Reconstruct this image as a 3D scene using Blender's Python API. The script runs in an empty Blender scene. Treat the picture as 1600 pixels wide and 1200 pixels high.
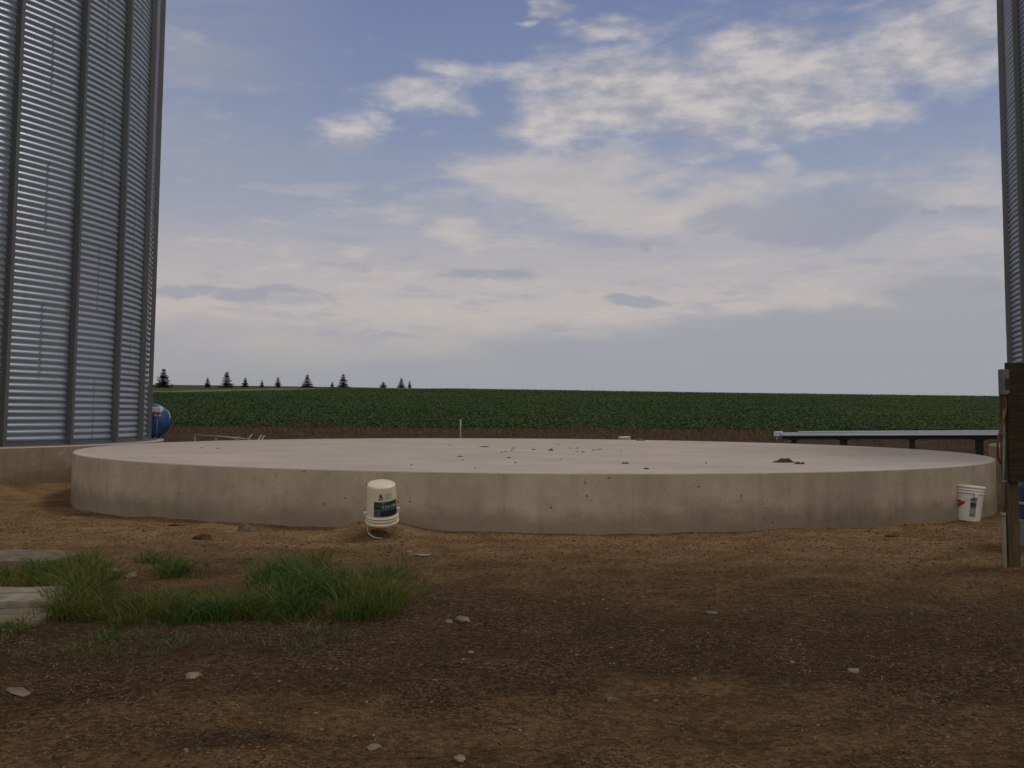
import bpy, math, random
import numpy as np
from mathutils import Vector, Matrix, noise
PI = math.pi
R = math.radians
SC = bpy.context.scene
COL = SC.collection

# ------------------------------------------------------------------ camera
PITCH, ROLL, EYE = R(4.3), R(0.42), 1.10
FPX, PX0, PY0 = 1600.0, 800.0, 526.7
cam_d = bpy.data.cameras.new('camera')
cam = bpy.data.objects.new('camera', cam_d)
COL.objects.link(cam)
cam_d.sensor_width = 36; cam_d.lens = 36
cam_d.shift_y = -(600 - PY0) / 1600.0
cam_d.clip_start = 0.05; cam_d.clip_end = 6000
CM = Matrix.Rotation(PI/2 + PITCH, 4, 'X') @ Matrix.Rotation(ROLL, 4, 'Z')
cam.matrix_world = Matrix.Translation((0, 0, EYE)) @ CM
SC.camera = cam
def ray(px, py):
    d = Vector(((px-PX0)/FPX, -(py-PY0)/FPX, -1.0))
    return (CM.to_3x3() @ d).normalized()
def azel(px, py):
    d = ray(px, py)
    return math.atan2(d.x, d.y), math.asin(d.z)

SC.view_settings.view_transform = 'Standard'
SC.view_settings.look = 'None'
SC.view_settings.exposure = 0.0
SC.view_settings.gamma = 1.0
SC.render.engine = 'CYCLES'

# ------------------------------------------------------------------ node helper
class NT:
    def __init__(s, tree):
        s.t = tree; s.n = tree.nodes; s.l = tree.links
    def node(s, typ, ins=None, **kw):
        n = s.n.new(typ)
        for k, v in kw.items(): setattr(n, k, v)
        for k, v in (ins or {}).items():
            if isinstance(v, bpy.types.NodeSocket): s.l.new(v, n.inputs[k])
            else: n.inputs[k].default_value = v
        return n
    def math(s, op, a, b=None, c=None, clamp=False):
        ins = {0: a}
        if b is not None: ins[1] = b
        if c is not None: ins[2] = c
        return s.node('ShaderNodeMath', ins, operation=op, use_clamp=clamp).outputs[0]
    def vmath(s, op, a, b=None):
        ins = {0: a}
        if b is not None: ins[1] = b
        n = s.node('ShaderNodeVectorMath', ins, operation=op)
        return n.outputs['Value'] if op in ('LENGTH', 'DOT_PRODUCT') else n.outputs[0]
    def noise(s, vec, scale, detail=4, rough=.55, out=0, dist=0):
        return s.node('ShaderNodeTexNoise', {'Vector': vec, 'Scale': scale, 'Detail': detail, 'Roughness': rough, 'Distortion': dist}).outputs[out]
    def voro(s, vec, scale, out='Distance', feature='F1', rnd=1.0):
        return s.node('ShaderNodeTexVoronoi', {'Vector': vec, 'Scale': scale, 'Randomness': rnd}, feature=feature).outputs[out]
    def ss(s, v, a, b, lo=0.0, hi=1.0):
        return s.node('ShaderNodeMapRange', {'Value': v, 'From Min': a, 'From Max': b, 'To Min': lo, 'To Max': hi}, interpolation_type='SMOOTHSTEP').outputs[0]
    def mix(s, f, a, b, blend='MIX'):
        def c(v): return v if isinstance(v, bpy.types.NodeSocket) else (v[0], v[1], v[2], 1)
        n = s.n.new('ShaderNodeMix'); n.data_type = 'RGBA'; n.blend_type = blend
        for i, v in ((0, f), (6, c(a)), (7, c(b))):
            if isinstance(v, bpy.types.NodeSocket): s.l.new(v, n.inputs[i])
            else: n.inputs[i].default_value = v
        return n.outputs[2]
    def ramp(s, f, stops, interp='LINEAR'):
        n = s.node('ShaderNodeValToRGB', {0: f}); cr = n.color_ramp; cr.interpolation = interp
        while len(cr.elements) < len(stops): cr.elements.new(0.5)
        for e, (p, c) in zip(cr.elements, stops):
            e.position = p; e.color = (c[0], c[1], c[2], 1)
        return n.outputs[0]
    def scale(s, vec, x, y, z):
        return s.node('ShaderNodeMapping', {'Vector': vec, 'Scale': (x, y, z)}).outputs[0]

# ------------------------------------------------------------------ world: daylight sky with thin cloud
SUN_EL, SUN_AZ = R(59), R(58)       # azimuth measured from +Y (view axis) towards +X (right)
W = bpy.data.worlds.new('World'); SC.world = W; W.use_nodes = True
W.node_tree.nodes.clear()
T = NT(W.node_tree)
STR = 0.1
geo = T.node('ShaderNodeTexCoord').outputs['Generated']
sep = T.node('ShaderNodeSeparateXYZ', {0: geo}).outputs
az = T.math('ARCTAN2', sep[0], sep[1])
el = T.math('ARCSINE', sep[2])
P0 = T.node('ShaderNodeCombineXYZ', {0: az, 1: el, 2: 0.0}).outputs[0]
wn = T.noise(T.scale(P0, 1, 2.2, 1), 9, 5, .6, 'Color')
wv = T.vmath('MULTIPLY', T.vmath('SUBTRACT', wn, (0.5, 0.5, 0.5)), (0.10, 0.05, 0))
P = T.vmath('ADD', P0, wv)
fb = T.noise(T.scale(P0, 1, 2.6, 1), 11, 8, .6)
fb2 = T.noise(T.scale(P0, 1, 5.0, 1), 5, 6, .55)
def blobs(lst, Pv=P):
    acc = None
    for (px, py, rx, ry, a) in lst:
        u, v = azel(px, py)
        d = T.vmath('LENGTH', T.vmath('MULTIPLY', T.vmath('SUBTRACT', Pv, (u, v, 0)), (FPX/rx*.9, FPX/ry*.9, 0)))
        m = T.math('MULTIPLY', T.ss(d, 1.35, 0.3), a)
        acc = m if acc is None else T.math('MAXIMUM', acc, m)
    return acc
puffs = blobs([(1000,155,210,88,1),(1190,125,210,90,1),(820,160,60,20,.5),(760,120,60,18,.5),(880,185,120,50,.9),(1290,165,160,42,.95),(1440,80,170,75,.9),(1530,40,110,90,.8),(1090,195,150,30,.8),
               (665,150,115,30,.8),(730,108,80,18,.6),(540,208,66,34,.85),(880,12,45,20,.75),(955,50,100,22,.7),(828,38,26,9,.7),
               (1060,30,90,30,.45),(610,195,22,12,.5),(690,212,40,10,.4),(835,118,80,20,.55),(1230,30,110,30,.45),(1000,240,160,18,.45)])
mid = blobs([(900,285,210,60,.9),(1040,330,230,50,.85),(820,330,190,40,.6),(1000,245,150,25,.6),(600,330,110,16,.5),(1330,270,230,22,.5),(1500,260,90,40,.6),(880,250,90,14,.5),(715,355,80,20,.75),(565,385,34,14,.7),(690,310,110,22,.5),(1230,262,40,25,.6),(1480,300,170,45,.55),(1150,290,170,40,.5),(300,75,60,28,.5),(340,160,150,60,.3)])
dark = blobs([(1260,335,185,42,1),(1360,315,80,20,.8),(1110,355,60,22,.7),(770,428,95,20,.7),(345,450,140,14,.9),(990,466,60,9,.85),(1455,343,16,9,.8),(1510,333,34,7,.6),(1022,380,26,9,.6),(895,450,34,7,.6),(560,412,120,16,.5),(720,470,80,6,.5),(560,527,120,8,.6)])
lowd = blobs([(1350,540,480,62,1),(980,560,300,60,.8),(1560,480,200,60,.9),(300,520,170,34,.5),(1100,600,900,50,.7)])
sky = T.node('ShaderNodeTexSky', sky_type='NISHITA', sun_disc=False, sun_elevation=SUN_EL, sun_rotation=SUN_AZ, air_density=1.0, dust_density=2.0, ozone_density=1.5).outputs[0]
def K(r, g, b): # display-level linear colour -> radiance before the background strength
    return (r/STR, g/STR, b/STR)
ramp = T.ramp(T.math('DIVIDE', T.math('MAXIMUM', el, 0.0), 1.6), [
    (0.0, (.330,.335,.365)), (.045/1.6, (.375,.365,.385)), (.100/1.6, (.520,.462,.440)), (.150/1.6, (.440,.415,.430)),
    (.205/1.6, (.310,.335,.425)), (.28/1.6, (.220,.268,.405)), (.40/1.6, (.150,.198,.355)), (.62/1.6, (.30,.31,.36)), (1.0, (.38,.38,.40))])
base = T.mix(1.0, ramp, (10, 10, 10), 'MULTIPLY')
col = T.mix(0.10, base, sky)
# left upper sky is milkier than the right
milk = T.math('MULTIPLY', T.ss(az, -.12, -.36), T.ss(fb2, .3, .7, .25, .75))
milk = T.math('MULTIPLY', milk, T.ss(el, .16, .26))
col = T.mix(T.math('MULTIPLY', milk, .9), col, K(.355, .360, .405))
# generic broken cloud outside the framed part of the sky, so reflections and light look right all round
away = T.math('MAXIMUM', T.ss(T.math('ABSOLUTE', az), .50, .80), T.ss(el, .42, .60))
gen = T.math('MULTIPLY', T.ss(T.noise(geo, 3.0, 7, .58), .42, .62), away)
col = T.mix(T.math('MULTIPLY', gen, .8), col, K(.62, .60, .58))
back = T.math('MULTIPLY', T.ss(sep[1], .15, -.55), T.ss(T.noise(geo, 2.0, 6, .55), .30, .55, .55, 1.0))
col = T.mix(back, col, K(.86, .85, .84))
def cover(mask, k, lo, hi, n=fb):
    return T.ss(T.math('ADD', mask, T.math('MULTIPLY', T.math('SUBTRACT', n, .5), k)), lo, hi)
mc = T.math('MULTIPLY', cover(mid, 1.6, .22, .95), .8)
col = T.mix(mc, col, K(.540, .495, .475))
pc = cover(puffs, 1.8, .16, 1.10)
tone = T.noise(T.scale(P0, 1, 2.0, 1), 16, 6, .6)
tone2 = T.math('ADD', T.math('MULTIPLY', tone, .6), T.math('MULTIPLY', fb, .4))
pcol = T.mix(T.ss(tone2, .40, .60), K(.365, .365, .400), K(.620, .570, .545))
col = T.mix(T.math('MULTIPLY', pc, .86), col, pcol)
stn = T.noise(T.scale(P0, 1, 4.5, 1), 7.5, 9, .62)
stk = T.math('MULTIPLY', T.ss(stn, .50, .64), T.math('MULTIPLY', T.ss(el, .02, .07), T.ss(el, .27, .18)))
col = T.mix(T.math('MULTIPLY', stk, .55), col, K(.325, .345, .405))
stk2 = T.math('MULTIPLY', T.ss(stn, .47, .36), T.math('MULTIPLY', T.ss(el, .05, .10), T.ss(el, .26, .17)))
col = T.mix(T.math('MULTIPLY', stk2, .45), col, K(.560, .505, .470))
dc = T.math('MULTIPLY', cover(dark, 2.4, .34, .95), .72)
col = T.mix(dc, col, K(.300, .320, .385))
lc = T.math('MULTIPLY', cover(lowd, 1.1, .20, .85, fb2), .85)
col = T.mix(lc, col, K(.325, .345, .385))
bg = T.node('ShaderNodeBackground', {'Color': col, 'Strength': STR})
T.l.new(bg.outputs[0], T.node('ShaderNodeOutputWorld').inputs[0])

# ------------------------------------------------------------------ sun through thin cloud
sd = bpy.data.lights.new('sun', 'SUN'); sd.energy = 1.2; sd.angle = R(15); sd.color = (1, .95, .88)
sun = bpy.data.objects.new('sun', sd); COL.objects.link(sun)
S = Vector((math.sin(SUN_AZ)*math.cos(SUN_EL), math.cos(SUN_AZ)*math.cos(SUN_EL), math.sin(SUN_EL)))
sun.rotation_euler = S.to_track_quat('Z', 'Y').to_euler()
sun.location = (0, 0, 40)

# ------------------------------------------------------------------ object helpers
def tag(o, label=None, cat=None, group=None, kind=None):
    if label: o['label'] = label
    if cat: o['category'] = cat
    if group: o['group'] = group
    if kind: o['kind'] = kind
    return o
class MB:
    def __init__(s): s.v = []; s.f = []; s.m = []; s.sm = []
    def add(s, vs, fs, m=0, smooth=False):
        o = len(s.v); s.v += [tuple(v) for v in vs]
        for f in fs: s.f.append(tuple(i+o for i in f)); s.m.append(m); s.sm.append(smooth)
    def box(s, c, d, m=0, rot=None):
        c = Vector(c); hx, hy, hz = d[0]/2, d[1]/2, d[2]/2
        vs = [Vector((x, y, z)) for x in (-hx, hx) for y in (-hy, hy) for z in (-hz, hz)]
        if rot is not None: vs = [rot @ v for v in vs]
        s.add([v+c for v in vs], [(0,1,3,2),(4,6,7,5),(0,4,5,1),(2,3,7,6),(0,2,6,4),(1,5,7,3)], m)
    def bbox(s, c, d, b, m=0, rot=None):
        """bevelled box: chamfer b"""
        hx, hy, hz = d[0]/2, d[1]/2, d[2]/2
        import itertools
        vs = []; idx = {}
        for sx, sy, sz in itertools.product((-1,1),(-1,1),(-1,1)):
            for k in range(3):
                p = [sx*hx, sy*hy, sz*hz]
                for j in range(3):
                    if j != k: p[j] -= (sx,sy,sz)[j]*b
                idx[(sx,sy,sz,k)] = len(vs); vs.append(Vector(p))
        fs = []
        for k in range(3):
            a, c2 = [j for j in range(3) if j != k]
            for sg in (-1, 1):
                q = []
                for (u, w) in ((-1,-1),(1,-1),(1,1),(-1,1)):
                    t = [0,0,0]; t[k] = sg; t[a] = u; t[c2] = w
                    q.append(idx[(t[0],t[1],t[2],k)])
                fs.append(tuple(q))
        for e in range(3):
            a, c2 = [j for j in range(3) if j != e]
            for (u, w) in ((-1,-1),(1,-1),(1,1),(-1,1)):
                t0 = [0,0,0]; t0[e] = -1; t0[a] = u; t0[c2] = w
                t1 = list(t0); t1[e] = 1
                fs.append((idx[(*t0,a)], idx[(*t0,c2)], idx[(*t1,c2)], idx[(*t1,a)]))
        for sx, sy, sz in itertools.product((-1,1),(-1,1),(-1,1)):
            fs.append(tuple(idx[(sx,sy,sz,k)] for k in range(3)))
        if rot is not None: vs = [rot @ v for v in vs]
        s.add([v+Vector(c) for v in vs], fs, m)
    def tube(s, path, r, n=8, m=0, caps=True, smooth=True):
        path = [Vector(p) for p in path]; rings = []; vs = []
        rr = r if isinstance(r, (list, tuple)) else [r]*len(path)
        for i, p in enumerate(path):
            t = (path[min(i+1, len(path)-1)] - path[max(i-1, 0)]).normalized()
            a = t.cross(Vector((0,0,1)))
            if a.length < .05: a = t.cross(Vector((0,1,0)))
            a.normalize(); b = t.cross(a)
            for k in range(n):
                w = 2*PI*k/n; vs.append(p + (a*math.cos(w)+b*math.sin(w))*rr[i])
        fs = []
        for i in range(len(path)-1):
            for k in range(n):
                k2 = (k+1) % n; fs.append((i*n+k, i*n+k2, (i+1)*n+k2, (i+1)*n+k))
        s.add(vs, fs, m, smooth)
        if caps:
            o = len(s.v)-len(vs)
            s.f.append(tuple(o+k for k in range(n))[::-1]); s.m.append(m); s.sm.append(False)
            e = o+(len(path)-1)*n
            s.f.append(tuple(e+k for k in range(n))); s.m.append(m); s.sm.append(False)
    def lathe(s, prof, n=48, m=0, c=(0,0,0), smooth=True, a0=0, a1=2*PI):
        full = abs(a1-a0-2*PI) < 1e-6; k_ = n if full else n+1; vs = []
        for r, z in prof:
            for k in range(k_):
                a = a0+(a1-a0)*k/n; vs.append((c[0]+r*math.cos(a), c[1]+r*math.sin(a), c[2]+z))
        fs = []
        for i in range(len(prof)-1):
            for k in range(n):
                k2 = (k+1) % k_; fs.append((i*k_+k, i*k_+k2, (i+1)*k_+k2, (i+1)*k_+k))
        s.add(vs, fs, m, smooth)
    def mesh(s, name, mats):
        me = bpy.data.meshes.new(name); me.from_pydata(s.v, [], s.f); 
        for mt in mats: me.materials.append(mt)
        me.polygons.foreach_set('material_index', s.m); me.polygons.foreach_set('use_smooth', s.sm)
        me.update(); return me
    def build(s, name, mats, parent=None, loc=None):
        if not isinstance(mats, (list, tuple)): mats = [mats]
        o = bpy.data.objects.new(name, s.mesh(name, mats)); COL.objects.link(o)
        if parent: o.parent = parent
        if loc is not None: o.location = loc
        return o
def empty(name, loc, rz=0, **kw):
    o = bpy.data.objects.new(name, None); COL.objects.link(o); o.location = loc; o.rotation_euler = (0,0,rz)
    o.empty_display_size = .1
    return tag(o, **kw)
def npmesh(name, V, F, mat, kind='stuff', smooth=False, label=None, cat=None, group=None, mats=None):
    """V (n,3) float, F (m,k) int"""
    me = bpy.data.meshes.new(name); V = np.asarray(V, np.float32); F = np.asarray(F, np.int32); k = F.shape[1]
    me.vertices.add(len(V)); me.vertices.foreach_set('co', V.ravel())
    me.loops.add(F.size); me.loops.foreach_set('vertex_index', F.ravel())
    me.polygons.add(len(F)); me.polygons.foreach_set('loop_start', np.arange(0, F.size, k, dtype=np.int32))
    me.polygons.foreach_set('use_smooth', np.full(len(F), smooth))
    me.materials.append(mat); me.update(calc_edges=True); me.validate()
    o = bpy.data.objects.new(name, me); COL.objects.link(o)
    return tag(o, label, cat, group, kind)
def copy_tree(o, parent=None):
    c = o.copy(); COL.objects.link(c)
    if parent: c.parent = parent
    for ch in [x for x in bpy.data.objects if x.parent == o]: copy_tree(ch, c)
    return c

# ------------------------------------------------------------------ materials
def mat(name, rough=.7, spec=.3, metal=0.0):
    m = bpy.data.materials.new(name); m.use_nodes = True; m.node_tree.nodes.clear()
    t = NT(m.node_tree)
    b = t.node('ShaderNodeBsdfPrincipled', {'Roughness': rough, 'Specular IOR Level': spec, 'Metallic': metal})
    o = t.node('ShaderNodeOutputMaterial'); t.l.new(b.outputs[0], o.inputs[0])
    t.b = b; t.mat = m; t.obj = t.node('ShaderNodeTexCoord').outputs['Object']
    t.pos = t.node('ShaderNodeNewGeometry').outputs['Position']
    return t
def setc(t, c): 
    if isinstance(c, bpy.types.NodeSocket): t.l.new(c, t.b.inputs['Base Color'])
    else: t.b.inputs['Base Color'].default_value = (*c, 1)
def bump(t, h, strength=.3, dist=.01):
    n = t.node('ShaderNodeBump', {'Height': h, 'Strength': strength, 'Distance': dist})
    t.l.new(n.outputs[0], t.b.inputs['Normal'])
def simple(name, c, rough=.6, spec=.3, metal=0, var=.18, sc=12, bmp=.1):
    t = mat(name, rough, spec, metal)
    n = t.noise(t.obj, sc, 5, .6)
    setc(t, t.mix(t.ss(n, .3, .7), tuple(x*(1-var) for x in c), tuple(x*(1+var) for x in c)))
    if bmp: bump(t, n, bmp, .004)
    return t.mat

# ground -------------------------------------------------
def LINE_X(y): return -43+(y-122)*.207     # left boundary of the crop, beyond which a grass lane runs
def ground_mat():
    t = mat('ground', 1.0, .03)
    s = t.node('ShaderNodeSeparateXYZ', {0: t.pos}).outputs
    x, y = s[0], s[1]
    big = t.noise(t.pos, .55, 5, .6); med = t.noise(t.pos, 2.6, 6, .62); fine = t.noise(t.pos, 26, 6, .7)
    grit = t.noise(t.pos, 90, 3, .7)
    # vignette darkening painted into the foreground soil colour, ochre gravel along the slab
    dry = t.ss(t.math('ADD', y, t.math('MULTIPLY', t.math('SUBTRACT', big, .5), 4.0)), 6.2, 9.6)  # mask from the vignette-darkened soil to the lighter ochre by the slab
    vignette_soil = t.mix(t.ss(med, .35, .68), (.068,.0365,.0135), (.132,.076,.032))
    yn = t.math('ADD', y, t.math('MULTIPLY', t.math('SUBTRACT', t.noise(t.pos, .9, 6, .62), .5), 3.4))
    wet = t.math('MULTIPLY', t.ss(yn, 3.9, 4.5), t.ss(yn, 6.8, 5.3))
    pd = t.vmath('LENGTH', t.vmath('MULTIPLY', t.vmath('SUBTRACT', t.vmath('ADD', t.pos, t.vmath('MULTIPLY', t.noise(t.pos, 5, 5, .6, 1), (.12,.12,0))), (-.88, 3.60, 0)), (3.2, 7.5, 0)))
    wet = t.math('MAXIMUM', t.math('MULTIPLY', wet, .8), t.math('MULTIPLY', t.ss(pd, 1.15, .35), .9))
    vignette_soil = t.mix(wet, vignette_soil, (.029,.0155,.0075))
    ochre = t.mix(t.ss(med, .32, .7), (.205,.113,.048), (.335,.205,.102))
    c = t.mix(dry, vignette_soil, ochre)
    c = t.mix(t.ss(big, .50, .68), c, t.mix(.5, c, (.030,.018,.008)))
    c = t.mix(t.ss(fine, .38, .72), t.mix(.55, c, (.012,.008,.005)), t.mix(.22, c, (.16,.115,.075)))
    # small embedded stones
    vd = t.voro(t.pos, 34); vc = t.voro(t.pos, 34, 'Color')
    vs = t.node('ShaderNodeSeparateColor', {0: vc}).outputs
    st = t.math('MULTIPLY', t.ss(vd, .34, .20), t.math('GREATER_THAN', vs[0], .72))
    c = t.mix(t.math('MULTIPLY', st, t.math('MULTIPLY_ADD', vs[1], .5, .08)), c, (.15,.11,.07))
    # verge soil and dry grass litter behind the slab
    vy = t.math('ADD', y, t.math('MULTIPLY', t.math('SUBTRACT', med, .5), 3))
    ver = t.mix(t.ss(med, .35, .65), (.036,.022,.015), (.066,.041,.025))
    c = t.mix(t.ss(vy, 20, 24), c, ver)
    # under the crop
    crop = t.mix(t.ss(med, .3, .7), (.022,.040,.010), (.040,.068,.017))
    c = t.mix(t.ss(y, 39.5, 41.5), c, crop)
    # rough grass beyond the lane
    lx = t.math('MULTIPLY_ADD', t.math('SUBTRACT', y, 122), .207, -43)
    dl = t.math('SUBTRACT', x, lx)      # >0 inside the crop
    out = t.math('MULTIPLY', t.ss(dl, 1.5, -.5), t.math('GREATER_THAN', y, 60))
    rough = t.mix(t.ss(t.noise(t.pos, .05, 6, .6), .35, .65), (.034,.046,.018), (.062,.070,.030))
    c = t.mix(out, c, rough)
    lane = t.math('MULTIPLY', t.math('MULTIPLY', t.ss(t.math('ABSOLUTE', t.math('ADD', dl, 4.0)), 4.8, 3.2), t.math('GREATER_THAN', y, 60)), .75)
    c = t.mix(lane, c, (.150,.140,.065))
    g3c = t.node('ShaderNodeSeparateColor', {0: t.voro(t.pos, 105, 'Color')}).outputs
    gm = t.math('MULTIPLY', t.math('MULTIPLY', t.ss(y, 22, 18), .42), t.ss(t.noise(t.pos, 1.7, 5, .65), .40, .62, .12, 1.0))
    c = t.mix(t.math('MULTIPLY', t.math('GREATER_THAN', g3c[1], .80), gm), c, (.17,.115,.062))
    c = t.mix(t.math('MULTIPLY', t.math('LESS_THAN', g3c[1], .22), gm), c, (.022,.013,.007))
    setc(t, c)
    g2 = t.voro(t.pos, 75); g2c = t.node('ShaderNodeSeparateColor', {0: t.voro(t.pos, 75, 'Color')}).outputs
    grain = t.math('MULTIPLY', t.ss(g2, .5, .25), t.math('GREATER_THAN', g2c[0], .45))
    h = t.math('ADD', t.math('MULTIPLY', fine, .8), t.math('ADD', t.math('MULTIPLY', grit, .3), t.math('ADD', t.math('MULTIPLY', st, .5), t.math('MULTIPLY', grain, .22))))
    bump(t, h, .9, .022)
    return t.mat
def concrete_mat(name, top, r_slab=None, base=(.345,.277,.195)):
    t = mat(name, .85, .25)
    s = t.node('ShaderNodeSeparateXYZ', {0: t.obj}).outputs
    ang = t.math('ARCTAN2', s[1], s[0])
    big = t.noise(t.obj, .7, 6, .6); med = t.noise(t.obj, 3.5, 7, .62); fine = t.noise(t.obj, 45, 4, .6)
    if top:
        c = t.mix(t.ss(big, .3, .7), (.282,.232,.194), (.345,.286,.240))
        c = t.mix(t.math('MULTIPLY', t.ss(med, .42, .75), .4), c, (.235,.205,.175))
        trow = t.noise(t.scale(t.obj, 1.0, 9, 1), 1.4, 5, .6)
        c = t.mix(t.math('MULTIPLY', t.ss(trow, .45, .7), .22), c, (.40,.365,.33))
        spots = t.ss(t.voro(t.obj, 3.2), .045, .02)
        c = t.mix(t.math('MULTIPLY', spots, .6), c, (.10,.085,.07))
        # the trowelled edge is a little paler
        rad = t.vmath('LENGTH', t.vmath('MULTIPLY', t.obj, (1,1,0)))
        c = t.mix(t.math('MULTIPLY', t.ss(rad, 6.45, 6.68), .35), c, (.40,.36,.31))
        bump(t, t.math('ADD', med, t.math('MULTIPLY', fine, .25)), .15, .01)
    else:
        uv = t.node('ShaderNodeCombineXYZ', {0: t.math('MULTIPLY', ang, 6.7), 1: s[2], 2: 0.0}).outputs[0]
        c = t.mix(t.ss(t.noise(uv, 1.1, 6, .6), .3, .7), tuple(x*.84 for x in base), tuple(x*1.14 for x in base))
        # vertical run stains, cooler grey patches, tide marks
        stain = t.noise(t.scale(uv, 5, .7, 1), 1.2, 5, .6)
        c = t.mix(t.math('MULTIPLY', t.ss(stain, .46, .74), .46), c, (base[0]*.55, base[1]*.55, base[2]*.55))
        c = t.mix(t.math('MULTIPLY', t.ss(t.noise(t.scale(uv, 1, 2.5, 1), 1.7, 5, .6), .5, .7), .35), c, (.285,.245,.185))
        mot = t.noise(uv, 3.2, 8, .68)
        c = t.mix(t.math('MULTIPLY', t.ss(mot, .50, .66), .38), c, (.20,.155,.105))
        c = t.mix(t.math('MULTIPLY', t.ss(mot, .46, .34), .35), c, (.40,.335,.255))
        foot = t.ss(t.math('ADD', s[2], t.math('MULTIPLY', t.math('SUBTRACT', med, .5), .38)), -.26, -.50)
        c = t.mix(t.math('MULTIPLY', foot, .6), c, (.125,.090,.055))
        # form-panel joints every 1.22 m
        fr = t.math('ABSOLUTE', t.math('SUBTRACT', t.math('FRACT', t.math('MULTIPLY_ADD', ang, 6.7/1.22, .43)), .5))
        seam = t.ss(fr, .012, .002)
        c = t.mix(t.math('MULTIPLY', seam, .14), c, (.10,.082,.06))
        # bug holes
        vd = t.voro(t.scale(uv, 1, 1.3, 1), 9); vcs = t.node('ShaderNodeSeparateColor', {0: t.voro(t.scale(uv, 1, 1.3, 1), 9, 'Color')}).outputs
        hole = t.math('MULTIPLY', t.ss(vd, .17, .09), t.math('GREATER_THAN', vcs[0], .78))
        vd2 = t.voro(uv, 34); vc2 = t.node('ShaderNodeSeparateColor', {0: t.voro(uv, 34, 'Color')}).outputs
        hole2 = t.math('MULTIPLY', t.ss(vd2, .28, .15), t.math('GREATER_THAN', vc2[0], .82))
        hh = t.math('MAXIMUM', hole, t.math('MULTIPLY', hole2, .8))
        c = t.mix(t.math('MULTIPLY', hh, .6), c, (.06,.05,.04))
        h = t.math('SUBTRACT', t.math('ADD', med, t.math('MULTIPLY', fine, .3)), t.math('MULTIPLY', hh, 1.0))
        bump(t, h, .35, .012)
    setc(t, c); return t.mat
def galv_mat(name, base=.50, rough=.36, warm=0.0):
    t = mat(name, rough, .5, .55)
    cell = t.node('ShaderNodeSeparateColor', {0: t.voro(t.obj, 55, 'Color')}).outputs[0]
    big = t.noise(t.obj, .8, 5, .6)
    run = t.noise(t.scale(t.obj, 7, 7, .5), 1.0, 5, .6)
    v = t.math('ADD', t.math('MULTIPLY', cell, .10), t.math('MULTIPLY', big, .16))
    c = t.mix(v, (base*.80, base*.90, base*1.02), (base*1.24, base*1.38, base*1.54))
    c = t.mix(t.math('MULTIPLY', t.ss(run, .5, .75), .30), c, (base*.55, base*.58, base*.60))
    if warm: c = t.mix(warm, c, (.12, .095, .07))
    setc(t, c)
    t.l.new(t.math('ADD', t.math('MULTIPLY', cell, .14), t.math('MULTIPLY_ADD', big, .2, rough-.14)), t.b.inputs['Roughness'])
    bump(t, t.noise(t.obj, 30, 3, .5), .04, .01)
    return t.mat
def island_mat(name, stops, rough=.7, spec=.2, trans=0, posn=None):
    t = mat(name, rough, spec)
    r = t.node('ShaderNodeNewGeometry').outputs['Random Per Island']
    c = t.ramp(r, stops)
    if posn:
        n = t.noise(t.pos, posn[0], 5, .6)
        c = t.mix(t.ss(n, .42, .62, 0, posn[2]), c, t.mix(.85, c, posn[1]))
    setc(t, c)
    if trans:
        tr = t.node('ShaderNodeBsdfTranslucent', {'Color': c})
        mx = t.node('ShaderNodeMixShader', {0: trans, 1: t.b.outputs[0], 2: tr.outputs[0]})
        o = [n for n in t.n if n.type == 'OUTPUT_MATERIAL'][0]
        t.l.new(mx.outputs[0], o.inputs[0])
    return t.mat
M = {}
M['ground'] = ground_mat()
M['slab_top'] = concrete_mat('slab_top', True)
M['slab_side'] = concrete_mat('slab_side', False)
M['footing'] = concrete_mat('footing_side', False, base=(.23,.165,.105))
M['galv'] = galv_mat('galvanised_sheet', .29, .38)
M['stiff'] = galv_mat('galvanised_stiffener', .14, .5, .45)
M['bolt'] = simple('zinc_bolt', (.20,.20,.21), .5, .5, .6)
M['pebble'] = island_mat('pebble', [(0,(.035,.021,.010)),(.5,(.080,.048,.022)),(.88,(.115,.074,.038)),(.975,(.145,.100,.058)),(1,(.20,.15,.10))], .9, .1)
M['grass'] = island_mat('grass', [(0,(.012,.034,.006)),(.5,(.030,.068,.011)),(.82,(.070,.120,.020)),(.95,(.11,.15,.03)),(1,(.19,.16,.07))], .6, .15, .25, (1.1,(.095,.088,.012),.85))
M['weed'] = island_mat('weed', [(0,(.03,.046,.010)),(.6,(.066,.080,.020)),(1,(.14,.12,.045))], .6, .2, .2)
M['dry'] = island_mat('dry_grass', [(0,(.070,.042,.022)),(.5,(.125,.076,.038)),(.85,(.20,.135,.070)),(.93,(.06,.075,.025)),(1,(.05,.07,.02))], .8, .1, .2)
M['crop'] = island_mat('crop_leaf', [(0,(.022,.040,.011)),(.45,(.032,.060,.016)),(.92,(.041,.076,.021)),(.985,(.062,.098,.038)),(1,(.11,.15,.08))], .7, .1, .2, (.05,(.056,.070,.018),.9))
M['needle'] = island_mat('needles', [(0,(.008,.018,.009)),(.6,(.018,.034,.017)),(1,(.035,.055,.028))], .75, .15)
M['bark'] = simple('bark', (.06,.045,.035), .9, .1)
M['stone'] = simple('pale_stone', (.150,.108,.068), .9, .2, 0, .3, 9, .5)
M['stone2'] = simple('grey_stone', (.105,.080,.054), .9, .2, 0, .3, 9, .5)
M['stone3'] = simple('brown_stone', (.085,.060,.038), .9, .2, 0, .3, 9, .5)
M['slabstone'] = simple('rough_concrete', (.160,.135,.100), .95, .1, 0, .4, 8, .6)
M['clod'] = simple('dark_dirt', (.045,.030,.020), .95, .1, 0, .4, 30, .5)
M['pail'] = simple('off_white_plastic', (.50,.43,.31), .38, .4, 0, .07, 9, .03)
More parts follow.
